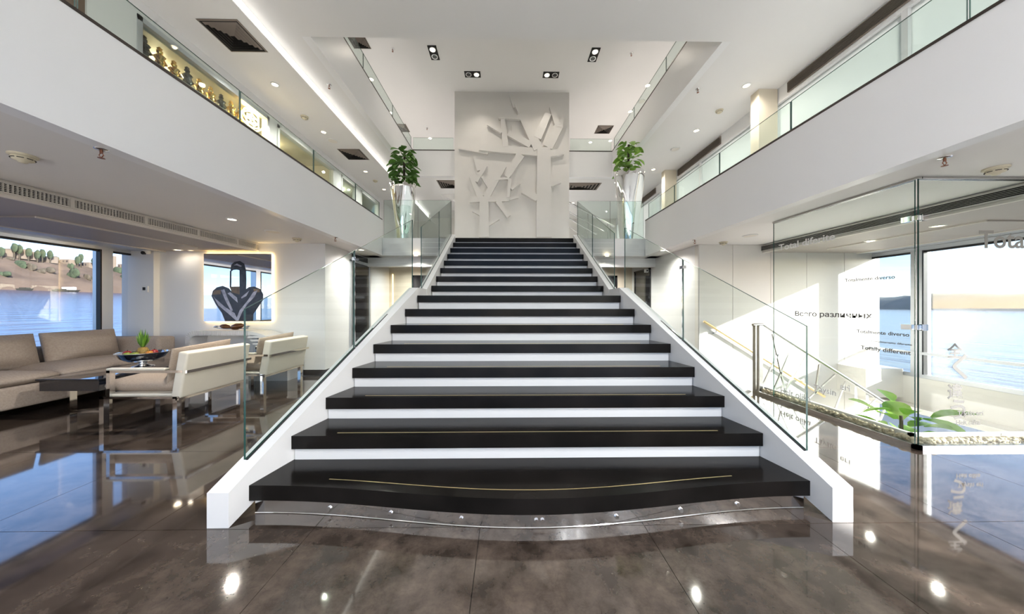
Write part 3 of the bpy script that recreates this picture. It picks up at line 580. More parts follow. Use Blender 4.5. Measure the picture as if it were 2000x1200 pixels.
# long slotted grilles
def slot_grille(name, x, s, y0, y1, z0, z1, nh, vstep, label, fm='trimline', sm_='trimline'):
    t = thing(name, label, 'air vent', (x, (y0 + y1) / 2, z0)); xo = x - s * .022
    MB().box(min(x, x - s * .004), max(x, x - s * .004), y0, y1, z0, z1).build('duct', 'hollow', t)
    fr = MB()
    for za, zb in ((z0 - .006, z0 + .004), (z1 - .004, z1 + .006)): fr.box(min(x, xo), max(x, xo), y0, y1, za, zb)
    fr.box(min(x, xo), max(x, xo), y0 - .01, y0, z0, z1); fr.box(min(x, xo), max(x, xo), y1, y1 + .01, z0, z1); fr.build('grille_frame', fm, t)
    for k in range(nh):
        zc = z0 + (z1 - z0) * (k + .5) / nh; MB().box(min(x - s * .006, xo), max(x - s * .006, xo), y0, y1, zc - (z1 - z0) / nh * .11, zc + (z1 - z0) / nh * .11).build('slat', sm_, t)
    if vstep:
        b = MB(); y = y0
        while y < y1: b.box(min(x - s * .008, x - s * .024), max(x - s * .008, x - s * .024), y, y + .003, z0, z1); y += vstep
        tag(b.build('grille_bars', fm, t), kind='stuff')
        for y in [y0 + .62 * k for k in range(1, 99) if y0 + .62 * k < y1]: MB().box(min(x - s * .006, x - s * .026), max(x - s * .006, x - s * .026), y, y + .03, z0, z1).build('divider', fm, t)
slot_grille('slotted_grille', -4.47, -1, .6, YB - .08, 2.176, 2.264, 6, .026, 'long slotted air grille along the lounge bulkhead')
slot_grille('slotted_grille', 4.37, 1, .6, YB - .02, 2.176, 2.264, 6, 0, 'long slotted air grille seen through the glass enclosure', 'brushed', 'brushed')
for px0, px1, lab in ((1541, 1830, 'long dark slot vent high on the plain balcony wall'), (1325, 1408, 'mid length dark slot vent high on plain balcony wall'), (1254, 1281, 'short far slot vent high on plain balcony wall')):
    ya = onx(px1, 300, 4.45).y; yb = onx(px0, 300, 4.45).y
    slot_grille('slot_vent', 4.45, 1, ya, yb, 4.70, 4.86, 9, 0, lab, 'darkvent', 'darkvent')
# pillars by the plain balcony wall, cove line of the shop balcony
for px, lab in ((1483, 'slim beige pillar at the plain balcony wall'), (1301, 'far slim beige pillar at the plain balcony wall')):
    p = onx(px, 300, 4.2); tag(MB().box(4.12, 4.44, p.y - .09, p.y + .09, ZLAND, ZU - .002).build('column_aisle', 'warm'), lab, None, None, 'structure')
tag(MB().box(-3.358, -3.352, -5, 12.5, ZA + .015, ZU - .015).build('cove_light', 'ledwhite'), 'white glowing cove strip along the shop balcony ceiling', 'light strip')
# soffit of a rear stair and rear railings on the upper deck
a, b_ = ony(800, 349, 10.2), ony(892, 396, 10.2)
struct('beam_rear_stair', MB().hexa([(a.x, 10.2, a.z), (b_.x, 10.2, b_.z), (b_.x, 11.6, b_.z), (a.x, 11.6, a.z), (a.x, 10.2, a.z + .35), (b_.x, 10.2, b_.z + .35), (b_.x, 11.6, b_.z + .35), (a.x, 11.6, a.z + .35)]), 'ceil')
rr = thing('rear_railing', 'steel railing of the rear stair behind the feature wall', 'railing', (2.2, 9.6, ZLAND))
for p0, p1, r in (((1100, 390), (1200, 443), .03), ((1100, 408), (1180, 452), .015), ((1100, 420), (1165, 458), .025), ((1100, 436), (1140, 462), .015)):
    MB().tube([ony(*p0, 9.6), ony(*p1, 9.6)], r, 8).build('rail', 'brushed', rr)
for px, p in ((1148, 416), (1187, 437)): q = ony(px, p, 9.62); MB().tube([(q.x, 9.62, ZLAND), q], .016, 8).build('post', 'brushed', rr)

# ------------------------------------------------------------------ doors under the landing
dr = thing('door_1', 'black glass door with dark transom under the shop side balcony', None, (-3.33, 6.68, 0), kind='structure')
b = MB(); b.box(-3.33, -3.30, 6.22, 6.28, 0, 2.14); b.box(-3.33, -3.30, 7.06, 7.12, 0, 2.14); b.box(-3.33, -3.30, 6.22, 7.12, 2.10, 2.14); b.build('door_frame', 'alu', dr)
lf = MB().box(-3.335, -3.312, 6.28, 7.06, .01, 2.10).build('door_leaf', 'dark', dr); MB().tube([(-3.29, 6.36, .8), (-3.29, 6.36, 1.3)], .012, 8).build('door_handle', 'steel', lf)
MB().box(-3.33, -3.305, 6.32, 7.02, 2.165, 2.27).build('transom', 'dark', dr)
dr = thing('door_2', 'dark door with small camera above under the window side balcony', None, (3.23, 7.65, 0), kind='structure')
b = MB(); b.box(3.20, 3.23, 7.2, 7.26, 0, 2.1); b.box(3.20, 3.23, 8.04, 8.1, 0, 2.1); b.box(3.20, 3.23, 7.2, 8.1, 2.06, 2.1); b.build('door_frame', 'dark', dr)
lf = MB().box(3.212, 3.235, 7.26, 8.04, .01, 2.06).build('door_leaf', 'dark', dr); MB().tube([(3.19, 7.36, .8), (3.19, 7.36, 1.3)], .012, 8).build('door_handle', 'steel', lf)
cm = thing('security_camera', 'small white camera above the dark door under the landing', 'camera', (3.17, 7.3, 2.02)); MB().box(3.14, 3.23, 7.26, 7.36, 2.0, 2.08).build('housing', 'greyplastic', cm); MB().tube([(3.17, 7.26, 2.04), (3.17, 7.25, 2.04)], .02, 10).build('lens', 'hollow', cm)
for n_, x0, x1, lab in (('door_3', -2.72, -1.7, 'dark rear door on the warm lit wall, shop side'), ('door_4', 1.75, 2.82, 'dark rear door on the warm wall, window side')):
    dr = thing(n_, lab, None, ((x0 + x1) / 2, 8.29, 0), kind='structure'); b = MB(); b.box(x0, x0 + .05, 8.27, 8.30, 0, 2.02); b.box(x1 - .05, x1, 8.27, 8.30, 0, 2.02); b.box(x0, x1, 8.27, 8.3, 1.97, 2.02); b.build('door_frame', 'dark', dr)
    MB().box(x0 + .05, x1 - .05, 8.285, 8.3, 0, 1.97).build('door_leaf', 'dark', dr); b = MB()
    for k in range(3): b.box(x0 + .08, x1 - .08, 8.28, 8.286, .3 + k * .55, .36 + k * .55)
    b.build('push_rail', 'alu', dr)
p = ony(767, 560, 8.29); tag(MB().box(p.x - .01, p.x + .01, 8.285, 8.299, .2, 2.05).build('light_strip', 'ledsoft'), 'warm vertical light strip on wall under the landing', 'light strip')

# ------------------------------------------------------------------ glass enclosure at the stairwell with vinyl writing
GX, GY0, GY1 = 3.29, 2.53, 3.93
ge = thing('glass_enclosure', 'ceiling high glass screen with vinyl writing around the stairwell', 'glass screen', (GX, GY0, 0))
pa = MB().box(GX, GX + .012, GY0 + .02, GY1, .036, ZL - .02, 0).build('glass_pane', ['glass', 'glass_edge'], ge)
def edges(o, axis):
    for f in o.data.polygons:
        if abs(f.normal[axis]) < .5: f.material_index = 1
edges(pa, 0)
pn = MB().box(GX + .014, 4.33, GY0, GY0 + .012, .036, ZL - .02).build('glass_pane', ['glass', 'glass_edge'], ge); edges(pn, 1)
pc = pn
b = MB(); b.box(GX - .012, GX + .026, GY0 - .01, GY1, ZL - .02, ZL - .001); b.box(GX + .03, 4.33, GY0 - .012, GY0 + .026, ZL - .02, ZL - .001); b.build('ceiling_channel', 'brushed', ge)
for py in (425, 640):
    z = ony(1815, py, GY0).z; b = MB(); b.box(GX - .012, GX + .026, GY0 + .03, GY0 + .10, z - .022, z + .022); b.box(GX + .028, GX + .075, GY0 - .014, GY0 + .026, z - .026, z + .026); b.box(GX + .002, GX + .03, GY0 + .002, GY0 + .032, z - .02, z + .02); b.build('glass_hinge', 'chrome', ge)
def text(parent, s, size, loc, rot, mat, align='LEFT', name='lettering'):
    c = bpy.data.curves.new(name, 'FONT'); c.body = s; c.size = size; c.extrude = .0006; c.align_x = align; c.offset = .0018; c.resolution_u = 3
    o = bpy.data.objects.new(name, c); COL.objects.link(o); dg = bpy.context.evaluated_depsgraph_get(); dg.update()
    me = bpy.data.meshes.new_from_object(o.evaluated_get(dg)); bpy.data.objects.remove(o); bpy.data.curves.remove(c)
    o = bpy.data.objects.new(name, me); COL.objects.link(o); me.materials.clear(); me.materials.append(M[mat]); o.parent = parent
    pl = Vector((0, 0, 0)); q = parent
    while q: pl = pl + q.location; q = q.parent
    o.location = Vector(loc) - pl; o.rotation_euler = rot; return o
ROTX = (math.pi / 2, 0, -math.pi / 2)           # on the pane facing -X, reading towards the camera
def xtext(s, x0, y0, x1, mat, hfac=1.0):           # fitted between two pixels on the side pane
    a = onx(x0, y0, GX - .002); e = onx(x1, y0, GX - .002); L = abs(a.y - e.y)
    o = text(pa, s, .1, (GX - .002, a.y, a.z), ROTX, mat); w_ = o.dimensions.x if o.dimensions.x else 1
    wd = max(v.co.x for v in o.data.vertices) - min(v.co.x for v in o.data.vertices); k = L / wd; o.scale = (k, k * hfac, 1)
xtext('Total diferite', 1521, 490, 1631, 'text_w', .85); xtext('Всего различных', 1552, 617, 1702, 'text_g', .8)
xtext('Totalmente diverso', 1650, 551, 1748, 'text_g', .9); xtext('Totalmente diverso', 1673, 650, 1776, 'text_g', .9); xtext('Completamente diferente', 1702, 668, 1781, 'text_g', .9); xtext('Totally different', 1681, 682, 1779, 'text_g', .9)
xtext('Helt olika', 1524, 767, 1583, 'text_w'); xtext('Täysin', 1590, 762, 1633, 'text_w'); xtext('eri', 1640, 760, 1660, 'text_w')
def ytext(s, x0, y0, x1, mat):
    a = ony(x0, y0, GY0 - .002); e = ony(x1, y0, GY0 - .002); o = text(pn if x1 < 1930 else pc, s, .1, (a.x, GY0 - .002, a.z), (math.pi / 2, 0, 0), mat)
    wd = max(v.co.x for v in o.data.vertices) - min(v.co.x for v in o.data.vertices); k = abs(e.x - a.x) / wd; o.scale = (k, k, 1)
ytext('Täysin eri', 1870, 812, 1920, 'text_g'); ytext('Helt olika', 1867, 830, 1914, 'text_g'); ytext('Totalmente', 1912, 484, 2130, 'text_g')
for i, ch in enumerate('全く違う'): ytext(ch, 1850, 697 + i * 40, 1880, 'text_g')

# ------------------------------------------------------------------ mirror with a torso print
mr = thing('wall_mirror', 'square backlit mirror with dark torso print on the lounge wall', 'mirror', (-4.9, YB - .04, .95)); YM = YB - .045
c0, c1 = ony(398, 628, YM), ony(530, 496, YM)
glass = MB().box(c0.x, c1.x, YM, YM + .012, c0.z, c1.z).build('mirror_glass', 'mirror', mr)
def mz(x, y): return ony(380 + x / 6, 480 + y / 6, YM)
def pr(name, pts, off, mat):
    q = [mz(*p) for p in pts]; MB().prism([(v.x, YM - off, v.z) for v in q], (0, -.001, 0)).build(name, mat, glass)
pr('torso_print', [(200, 590), (215, 530), (260, 490), (330, 472), (400, 500), (440, 545), (530, 565), (560, 540), (640, 485), (700, 480), (770, 510), (805, 570), (800, 640), (740, 730), (690, 800), (685, 888), (360, 888), (320, 790), (250, 690)], .001, 'print_dark')
pr('headdress_print', [(426, 300), (424, 270), (432, 225), (470, 190), (530, 180), (580, 212), (602, 290), (606, 400), (602, 560), (530, 582), (528, 290), (500, 280), (450, 286), (436, 300)], .0025, 'print_dark')
pr('headdress_print', [(416, 295), (431, 295), (429, 485), (413, 485)], .0025, 'print_dark'); pr('headdress_print', [(411, 482), (529, 480), (529, 575), (440, 548)], .0024, 'print_brown')
pr('sheen_print', [(310, 520), (350, 512), (400, 640), (452, 760), (430, 770), (370, 660)], .0026, 'print_light')
pr('sheen_print', [(690, 545), (742, 520), (705, 600), (620, 690), (560, 780), (515, 880), (482, 880), (530, 760), (620, 650)], .0026, 'print_light')
pr('sheen_print', [(218, 588), (245, 620), (360, 720), (470, 790), (500, 850), (480, 872), (400, 800), (280, 700)], .0028, 'print_light')
pr('sheen_print', [(388, 560), (420, 545), (500, 610), (508, 670), (440, 610)], .0026, 'print_light'); pr('sheen_print', [(548, 605), (645, 525), (610, 590), (552, 622)], .0026, 'print_light')
pr('sheen_print', [(462, 232), (500, 210), (560, 240), (540, 250), (500, 232)], .0036, 'print_light'); pr('shoulder_print', [(228, 525), (308, 520), (310, 572), (215, 575)], .0022, 'print_brown'); pr('shoulder_print', [(690, 505), (760, 512), (770, 545), (700, 548)], .0022, 'print_brown')
b = MB(); b.box(c0.x + .03, c1.x - .03, YM + .014, YM + .03, c1.z - .03, c1.z - .012); b.box(c0.x + .03, c1.x - .03, YM + .014, YM + .03, c0.z + .012, c0.z + .03); b.box(c1.x - .03, c1.x - .012, YM + .014, YM + .03, c0.z, c1.z); b.box(c0.x + .012, c0.x + .03, YM + .014, YM + .03, c0.z, c1.z)
b.build('backlight', 'led', mr)

# ------------------------------------------------------------------ lounge furniture
sf = thing('corner_sofa', 'long taupe corner sofa below the river window', 'sofa', (-6.0, 3.3, 0))
MB().rbox(-6.48, -5.42, 1.2, 4.98, .10, .34, .03).build('base', 'fabric', sf)
for k, (a, c) in enumerate(((1.22, 2.44), (2.46, 3.68), (3.70, 4.78))): MB().rbox(-6.2, -5.40, a, c, .335, .47, .05, puff=.05).build('seat_cushion', 'fabric', sf)
MB().rbox(-6.52, -6.30, 1.2, 5.02, .10, .66, .04).build('backrest', 'fabric', sf)
MB().rbox(-6.50, -5.52, 4.80, 5.06, .08, .72, .05).build('end_backrest', 'fabric', sf)
MB().rbox(-6.3, -5.66, 4.42, 4.82, .335, .46, .04).build('end_seat', 'fabric', sf)
for a, c in ((1.35, 2.2), (2.28, 3.13), (3.19, 3.98), (4.04, 4.78)):
    xf = Matrix.Translation((-6.13, (a + c) / 2, .64)) @ Matrix.Rotation(-.22, 4, 'Y'); MB().rbox(-.11, .11, -(c - a) / 2, (c - a) / 2, -.21, .22, .06, puff=.10, xf=xf).build('back_cushion', 'fabric', sf)
for x, y in ((-6.4, 1.3), (-5.5, 1.3), (-6.4, 4.9), (-5.6, 4.9)): MB().box(x - .03, x + .03, y - .03, y + .03, 0, .10).build('leg', 'steel', sf)
ct = thing('coffee_table', 'low black glass coffee table between sofa and armchairs', 'table', (-4.95, 4.0, 0))
MB().rbox(-5.30, -4.62, 3.42, 4.72, .385, .405, .004).build('table_top', 'blackglass', ct)
b = MB(); b.box(-5.28, -4.64, 3.44, 3.455, .27, .385); b.box(-5.28, -4.64, 4.685, 4.70, .27, .385); b.box(-5.28, -5.265, 3.455, 4.685, .27, .385); b.box(-4.655, -4.64, 3.455, 4.685, .27, .385); b.box(-5.265, -4.655, 3.455, 4.685, .27, .285); b.build('body', 'blackglass', ct)
for y in (3.6, 4.45):
    MB().bar((-5.15, y, .27), (-5.15, y, .01), .03, .06).build('leg', 'chrome', ct); MB().bar((-4.75, y, .27), (-4.75, y, .01), .03, .06).build('leg', 'chrome', ct); MB().box(-5.2, -4.7, y - .03, y + .03, .0, .012).build('foot_bar', 'chrome', ct)
def armchair(label, loc):
    t = thing('armchair', label, 'armchair', loc)          # local: x=0 rear legs, front at x=-.76; y 0..0.78
    W = .78
    for x in (-.75, -.02):
        for y in (.0, W - .045): MB().box(x - .02, x + .025, y, y + .045, 0, .28).build('leg', 'chrome', t, local=True)
    b = MB(); b.box(-.77, .02, 0, .045, .262, .285); b.box(-.77, .02, W - .045, W, .262, .285); b.box(-.77, -.735, 0, W, .262, .285); b.box(-.01, .025, 0, W, .245, .268); b.build('seat_frame', 'chrome', t, local=True)
    MB().rbox(-.73, -.05, .02, W - .02, .285, .31, .008).build('seat_board', 'cream', t, local=True)
    MB().rbox(-.78, -.07, .05, W - .05, .305, .455, .05, puff=.04).build('seat_cushion', 'cushion', t, local=True)
    xf = Matrix.Translation((-.02, W / 2, .27)) @ Matrix.Rotation(.17, 4, 'Y'); MB().rbox(-.05, .05, -W / 2 + .005, W / 2 - .005, 0, .47, .022, xf=xf).build('backrest', 'cream', t, local=True)
    xf = Matrix.Translation((-.15, W / 2 - .02, .46)) @ Matrix.Rotation(.22, 4, 'Y') @ Matrix.Rotation(.05, 4, 'X'); MB().rbox(-.07, .07, -W / 2 + .07, W / 2 - .05, -.10, .33, .09, puff=.10, xf=xf).build('back_cushion', 'cushion', t, local=True)
    for y in (.0, W - .045):
        b = MB(); b.box(-.70, -.665, y, y + .045, .28, .55); b.box(-.70, .06, y, y + .045, .525, .55); b.build('arm_frame', 'chrome', t, local=True)
        MB().rbox(-.70, -.12, y - .004, y + .049, .55, .572, .008).build('arm_pad', 'cream', t, local=True)
    MB().box(.088, .108, -.002, W + .002, .522, .55).build('back_rail', 'chrome', t, local=True)
    return t
armchair('cream armchair with chrome frame nearest the coffee table', (-3.51, 3.165, 0)); armchair('second cream armchair farther back, seen through the staircase glass', (-3.43, 4.17, 0))
# ribbed console
cn = thing('ribbed_console', 'silver ribbed console table with rounded ends below the mirror', 'console', (-4.7, 5.15, 0))
def rrect(x0, x1, z0, z1, r, n=6):
    pts = []
    for cx, cz, a0 in ((x1 - r, z1 - r, 0), (x0 + r, z1 - r, 90), (x0 + r, z0 + r, 180), (x1 - r, z0 + r, 270)):
        for k in range(n + 1): a = math.radians(a0 + 90 * k / n); pts.append((cx + r * math.cos(a), cz + r * math.sin(a)))
    return pts
cx0, cx1 = ony(362, 650, 5.1).x, ony(503, 650, 5.1).x
def ring(x0, x1, z0, z1, r, th, y0, y1):
    o_ = rrect(x0, x1, z0, z1, r); i_ = rrect(x0 + th, x1 - th, z0 + th, z1 - th, r - th * .6); n = len(o_); b = MB()
    vs = [(x, y, z) for y in (y0, y1) for (x, z) in o_] + [(x, y, z) for y in (y0, y1) for (x, z) in i_]; fs = []
    for k in range(n):
        j = (k + 1) % n; fs += [(k, j, n + j, n + k), (2 * n + k, 3 * n + k, 3 * n + j, 2 * n + j), (k, 2 * n + k, 2 * n + j, j), (n + k, n + j, 3 * n + j, 3 * n + k)]
    b.add(vs, fs); return b, o_
bb, outl = ring(cx0, cx1, 0.0, .79, .14, .075, 5.10, 5.37); bb.build('body', 'ribbed', cn)
rb = MB(); rp = MB()
per = []
for k in range(len(outl)):
    a, c = Vector(outl[k]), Vector(outl[(k + 1) % len(outl)]); n = max(1, int((c - a).length / .022))
    for j in range(n): per.append((a.lerp(c, (j + .5) / n), (c - a).normalized()))
for p, d in per:
    nv = Vector((-d.y, d.x)); cc = Vector(((cx0 + cx1) / 2, .4)); nv = nv if nv.dot(cc - p) > 0 else -nv
    q = p + nv * .072; rp.bar((p.x, 5.098, p.y), (q.x, 5.098, q.y), .011, .012, up=(0, 1, 0))
    rp.bar((p.x, 5.10, p.y), (p.x, 5.37, p.y), .011, .011)
rp.build('rib', 'ribbed', cn)
# sloping ribbed wing at the end of the console
wg = MB(); n = 14; prev = None
for k in range(n + 1):
    t_ = k / n; px = cx1 - .05 + .62 * t_; z = .79 - .30 * (t_ ** 1.8); 
    if prev: wg.hexa([(prev[0], 4.98, prev[1] - .05), (px, 4.98, z - .05), (px, 5.36, z - .05), (prev[0], 5.36, prev[1] - .05), (prev[0], 4.98, prev[1]), (px, 4.98, z), (px, 5.36, z), (prev[0], 5.36, prev[1])])
    prev = (px, z)
for k in range(9): wg.box(cx1 - .05 + .04 * k, cx1 + .57, 4.965, 4.98, .72 - .055 * k - .03, .72 - .055 * k)
wg.box(cx1 - .05, cx1 + .57, 4.98, 5.36, 0, .44); wg.build('wing', 'ribbed', cn)
# sculpture on the console
sc_ = thing('table_sculpture', 'brown glass leaf sculpture lying on the ribbed console', 'sculpture', (ony(450, 645, 5.12).x, 5.12, .80))
for px, s, mt in ((422, .05, 'steel'), (440, .10, 'copper'), (463, .13, 'copper'), (484, .04, 'steel')):
    p = ony(px, 640, 5.12); b = MB(); prof = [(.001, -s), (s * .32, -s * .5), (s * .42, 0), (s * .3, s * .55), (.001, s)]
    b.lathe((0, 0, 0), prof, 14); m = Matrix.Translation((p.x, 5.12, .862)) @ Matrix.Rotation(1.35 if px != 440 else 1.7, 4, 'Y')
    b.v = [m @ v for v in b.v]; b.build('glass_leaf', mt, sc_)
b = MB(); b.tube([(ony(424, 640, 5.12).x, 5.12, .84), (ony(445, 640, 5.12).x, 5.1, .825), (ony(485, 640, 5.12).x, 5.12, .83)], .008, 6); b.build('wire', 'steel', sc_)
# fruit bowl on the coffee table
bp = onz(279, 716, .405); bc = Vector((bp.x, bp.y, .405))
bw = thing('pedestal_bowl', 'dark polished pedestal fruit bowl on the black coffee table', 'bowl', bc)
MB().lathe(bc, [(.11, 0), (.105, .008), (.05, .025), (.035, .045), (.05, .062)], 28, capb=True).build('foot', 'chrome', bw)
MB().lathe(bc, [(.05, .06), (.13, .075), (.20, .12), (.245, .185), (.25, .19), (.24, .188), (.19, .13), (.12, .09), (.001, .08)], 36).build('basin', 'chrome', bw)
def fruit(name, p, r, mat, label, cat):
    t = thing(name, label, cat, p); b = MB(); b.lathe(p, [(.001, .03 * r), (r * .5, .02 * r), (r * .93, r * .5), (r, r), (r * .85, r * 1.6), (r * .35, r * 1.9), (.001, r * 1.78)], 16); b.build('skin', mat, t)
    MB().tube([p + Vector((0, 0, r * 1.78)), p + Vector((.006, 0, r * 2.15))], .004, 5).build('stalk', 'stem', t)
for dx, dy, dz, r, n_, mt, lab in ((-.13, -.06, .135, .042, 'apple', 'red', 'dark red apple at the sofa side of the fruit bowl'), (-.09, .07, .14, .04, 'apple', 'red', 'red apple behind the others in fruit bowl'), (.11, .03, .14, .042, 'apple', 'red', 'red apple under the pineapple on armchair side'), (-.06, -.12, .13, .038, 'pear', 'green', 'green pear at the front of fruit bowl'), (.05, -.13, .13, .04, 'lime', 'green', 'yellow green lime at the front of fruit bowl'), (.14, -.05, .145, .036, 'orange', 'orange', 'orange at the rim of the fruit bowl')):
    fruit(n_, bc + Vector((dx, dy, dz)), r, mt, lab, n_)
pp = bc + Vector((0, 0, .10)); pi_ = thing('pineapple', 'small pineapple with spiky crown standing in the fruit bowl', 'pineapple', pp)
MB().lathe(pp, [(.001, 0), (.045, .01), (.062, .06), (.06, .11), (.04, .15), (.001, .16)], 18).build('fruit_body', 'pine', pi_)
for i in range(26):
    a = i * 2.4; f = i / 26; sp_ = .075 * (1 - f * .75); L = .14 + .13 * f; q = pp + Vector((0, 0, .14)); tip = q + Vector((math.cos(a) * sp_, math.sin(a) * sp_, L)); sd_ = Vector((-math.sin(a), math.cos(a), 0)) * .011
    md = q.lerp(tip, .5) + Vector((math.cos(a), math.sin(a), 0)) * .015; b = MB(); b.add([q - sd_, q + sd_, md + sd_ * .9, tip, md - sd_ * .9], [(0, 1, 2, 3, 4)]); b.build('crown_leaf', 'leafy' if i % 2 else 'leaf', pi_, flip=False)
# small wall fittings
p = ony(285, 565, YB - .09); t = thing('thermostat', 'small white thermostat on the column by the window', 'thermostat', (p.x, p.y, p.z)); MB().box(p.x - .05, p.x + .05, p.y - .02, p.y, p.z - .05, p.z + .05).build('case', 'greyplastic', t); MB().box(p.x - .032, p.x + .015, p.y - .022, p.y - .02, p.z - .02, p.z + .03).build('display', 'hollow', t)
p = ony(282, 494, YB - .16); t = thing('security_camera', 'white dome security camera on the column by the window', 'camera', (p.x, p.y, p.z)); MB().lathe((p.x, p.y + .03, p.z), [(.05, .04), (.05, 0), (.03, -.02)], 16, capt=True, capb=True).build('housing', 'greyplastic', t); MB().tube([(p.x, p.y + .01, p.z), (p.x, p.y - .03, p.z - .005)], .028, 12).build('lens', 'hollow', t)
MB().box(p.x - .02, p.x + .02, p.y + .06, YB - .09, p.z + .01, p.z + .04).build('bracket', 'greyplastic', t)

# ------------------------------------------------------------------ shop display: shelves and statuettes
XS = -4.68
sh = thing('display_shelf', 'glass topped display shelf behind the shop window', 'shelf', (XS, 4.5, ZLAND)); zs = onx(400, 190, XS).z
ZS = 4.26
MB().box(XS - .3, XS + .13, 3.62, 5.5, ZS - .025, ZS).build('shelf_board', 'darkvent', sh); 
for y in (3.7, 4.55, 5.4): MB().box(XS - .28, XS + .12, y - .02, y + .02, ZLAND, ZS - .025).build('upright', 'alu', sh)
names = ['gold seated statuette', 'dark cat statuette', 'gold winged statuette', 'bronze standing statuette', 'gold bust statuette', 'black bird statuette', 'gold kneeling statuette', 'dark jar statuette', 'gold tall statuette', 'gold round statuette', 'dark vase statuette']
for i, px in enumerate((292, 318, 340, 362, 378, 398, 412, 426, 440, 455, 468)):
    p = onx(px, 150, XS); h = random.uniform(.20, .28); gold = (i % 3 != 1); y = 3.72 + .172 * i
    t = thing('statuette', names[i] + ' on the shop display shelf, %s from the pillar' % ('first second third fourth fifth sixth seventh eighth ninth tenth last'.split()[i]), 'statuette', (XS, y, ZS)); mt = 'goldm' if gold else 'dark'
    MB().lathe((XS, y, ZS), [(.05, 0), (.05, .03), (.03, .035)], 14, capb=True, capt=True).build('plinth', 'dark' if gold else 'goldm', t)
    b = MB(); b.lathe((XS, y, ZS + .03), [(.028, 0), (.05, .08 * h / .3), (.034, .13 * h / .3), (.058, .18 * h / .3), (.02, .225 * h / .3)], 14, fn=lambda a, z: 1 + .18 * math.cos(2 * a), capt=True)
    for s in (-1, 1): b.tube([(XS, y + s * .042, ZS + .03 + .18 * h / .3), (XS + .03, y + s * .058, ZS + .03 + .10 * h / .3), (XS + .05, y + s * .02, ZS + .03 + .07 * h / .3)], .012, 6)
    b.build('figure_body', mt, t); b = MB(); b.lathe((XS, y, ZS + .03 + .215 * h / .3), [(.012, 0), (.03, .02), (.032, .045), (.018, .065), (.028, .075), (.005, .10)], 12); b.build('figure_head', mt, t)
p = onx(491, 233, XS + .1); t = thing('spiral_lamp', 'glowing gold spiral ornament in the shop window', 'lamp', (p.x, p.y, p.z))
pts = [(p.x + .02 * math.sin(k), p.y + (.03 + .19 * k / 90) * math.cos(k * .28), p.z + (.03 + .19 * k / 90) * .8 * math.sin(k * .28)) for k in range(90)]
MB().tube(pts, .012, 6).build('spiral', 'led', t); MB().tube([(p.x, p.y, 4.7), (p.x, p.y, p.z + .17)], .006, 6).build('hanger', 'dark', t)
lamp('shop_bulb', (-5.2, 4.5, 4.6), 4, (1, .75, .45), 'POINT', rad=.08, parent=None); lamp('shop_bulb', (-5.2, 6.6, 4.6), 4, (1, .78, .5), 'POINT', rad=.08)
lamp('shop_bulb', (-5.2, 9.2, 4.6), 7, (.95, 1, .9), 'POINT', rad=.08)

# ------------------------------------------------------------------ unseen downlights added to brighten the interior, same fittings
def added_lamp(x, y, z, e, lab, col=(1, .97, .94), size=2.75):
    t = thing('downlight', lab, 'downlight', (x, y, z)); r = .04
    MB().lathe((x, y, z), [(r * 1.35, 0), (r * 1.3, -.008), (r, -.010), (r * .92, 0.0)], 20).build('trim_ring', 'greyplastic', t); MB().lathe((x, y, z), [(.0005, -.003), (r * .95, -.003)], 16).build('lens', 'lens', t)
    lamp('bulb', (0, 0, -.02), e * 1.5, col, parent=t, size=size)
k = 0
for x in (1.9, 2.55):
    for y in (-4.6, -2.6, -.7): k += 1; tag(bpy.data.objects[-1]) if 0 else None; added_lamp(x, y, ZU, 88, 'added fill downlight on the unseen ceiling above the camera', (.96, .98, 1));  # unseen lamps added above the camera as fill light
for o in bpy.data.objects:
    if o.get('label') == 'added fill downlight on the unseen ceiling above the camera': o['group'] = 'added fill downlights'
for x, y, z, e in ((-2.6, 7.7, ZL, 30), (2.5, 7.7, ZL, 30), (-3.9, -.6, ZL, 30), (-3.7, -2.5, ZL, 30), (3.9, -.6, ZL, 20), (-5.2, -.5, 2.15, 30), (-2.2, 11, ZU, 40), (2.2, 11, ZU, 50), (-1.6, 9.8, ZU, 30), (1.6, 9.8, ZU, 30), (-3.0, 12.5, ZT, 30), (4.6, 6.5, ZT, 30), (-4.6, 6.5, ZT, 20), (3.7, 1.5, ZU, 26), (-3.9, 1.5, 4.765, 26)):
    added_lamp(x, y, z, e, 'added unseen downlight on the surrounding decks')  # unseen lamps added on the other ceilings for more light
for o in bpy.data.objects:
    if o.get('label') == 'added unseen downlight on the surrounding decks': o['group'] = 'added deck downlights'
lamp('lower_deck_lamp', (4.2, 2.0, -.4), 30, (1, .95, .88), 'POINT', rad=.15); lamp('lower_deck_lamp', (5.4, 3.2, -1.0), 0.1, (1, .95, .88), 'POINT', rad=.15)

# ------------------------------------------------------------------ outside: river, sandy bank, far bank
b = MB(); b.add([(-7.5, -400, -3), (-7.5, 900, -3), (-420, 900, 16.2), (-420, -400, 16.2)], [(0, 1, 2, 3)]); tag(b.build('river_water', 'water_b'), 'blue river water outside the sofa window', None, None, 'structure')
b = MB(); b.add([(7.2, -400, -3), (900, -400, -3), (900, 1200, -3), (7.2, 1200, -3)], [(0, 1, 2, 3)]); tag(b.build('river_surface', 'water_p'), 'pale river water outside the stairwell window', None, None, 'structure')
from mathutils import noise
def hill(u, y):
    t = max(0, (u - 4) / 46); base = 7 + 5 * min(1, u / 10) + 23 * (min(1, t) ** .8)
    return base + 3.0 * noise.noise(Vector((u * .06, y * .04, 0))) * min(1, t * 2) + 1.6 * noise.noise(Vector((u * .22, y * .18, 3))) * min(1, t * 3)
nx, ny = 46, 150; vs = []; fs = []
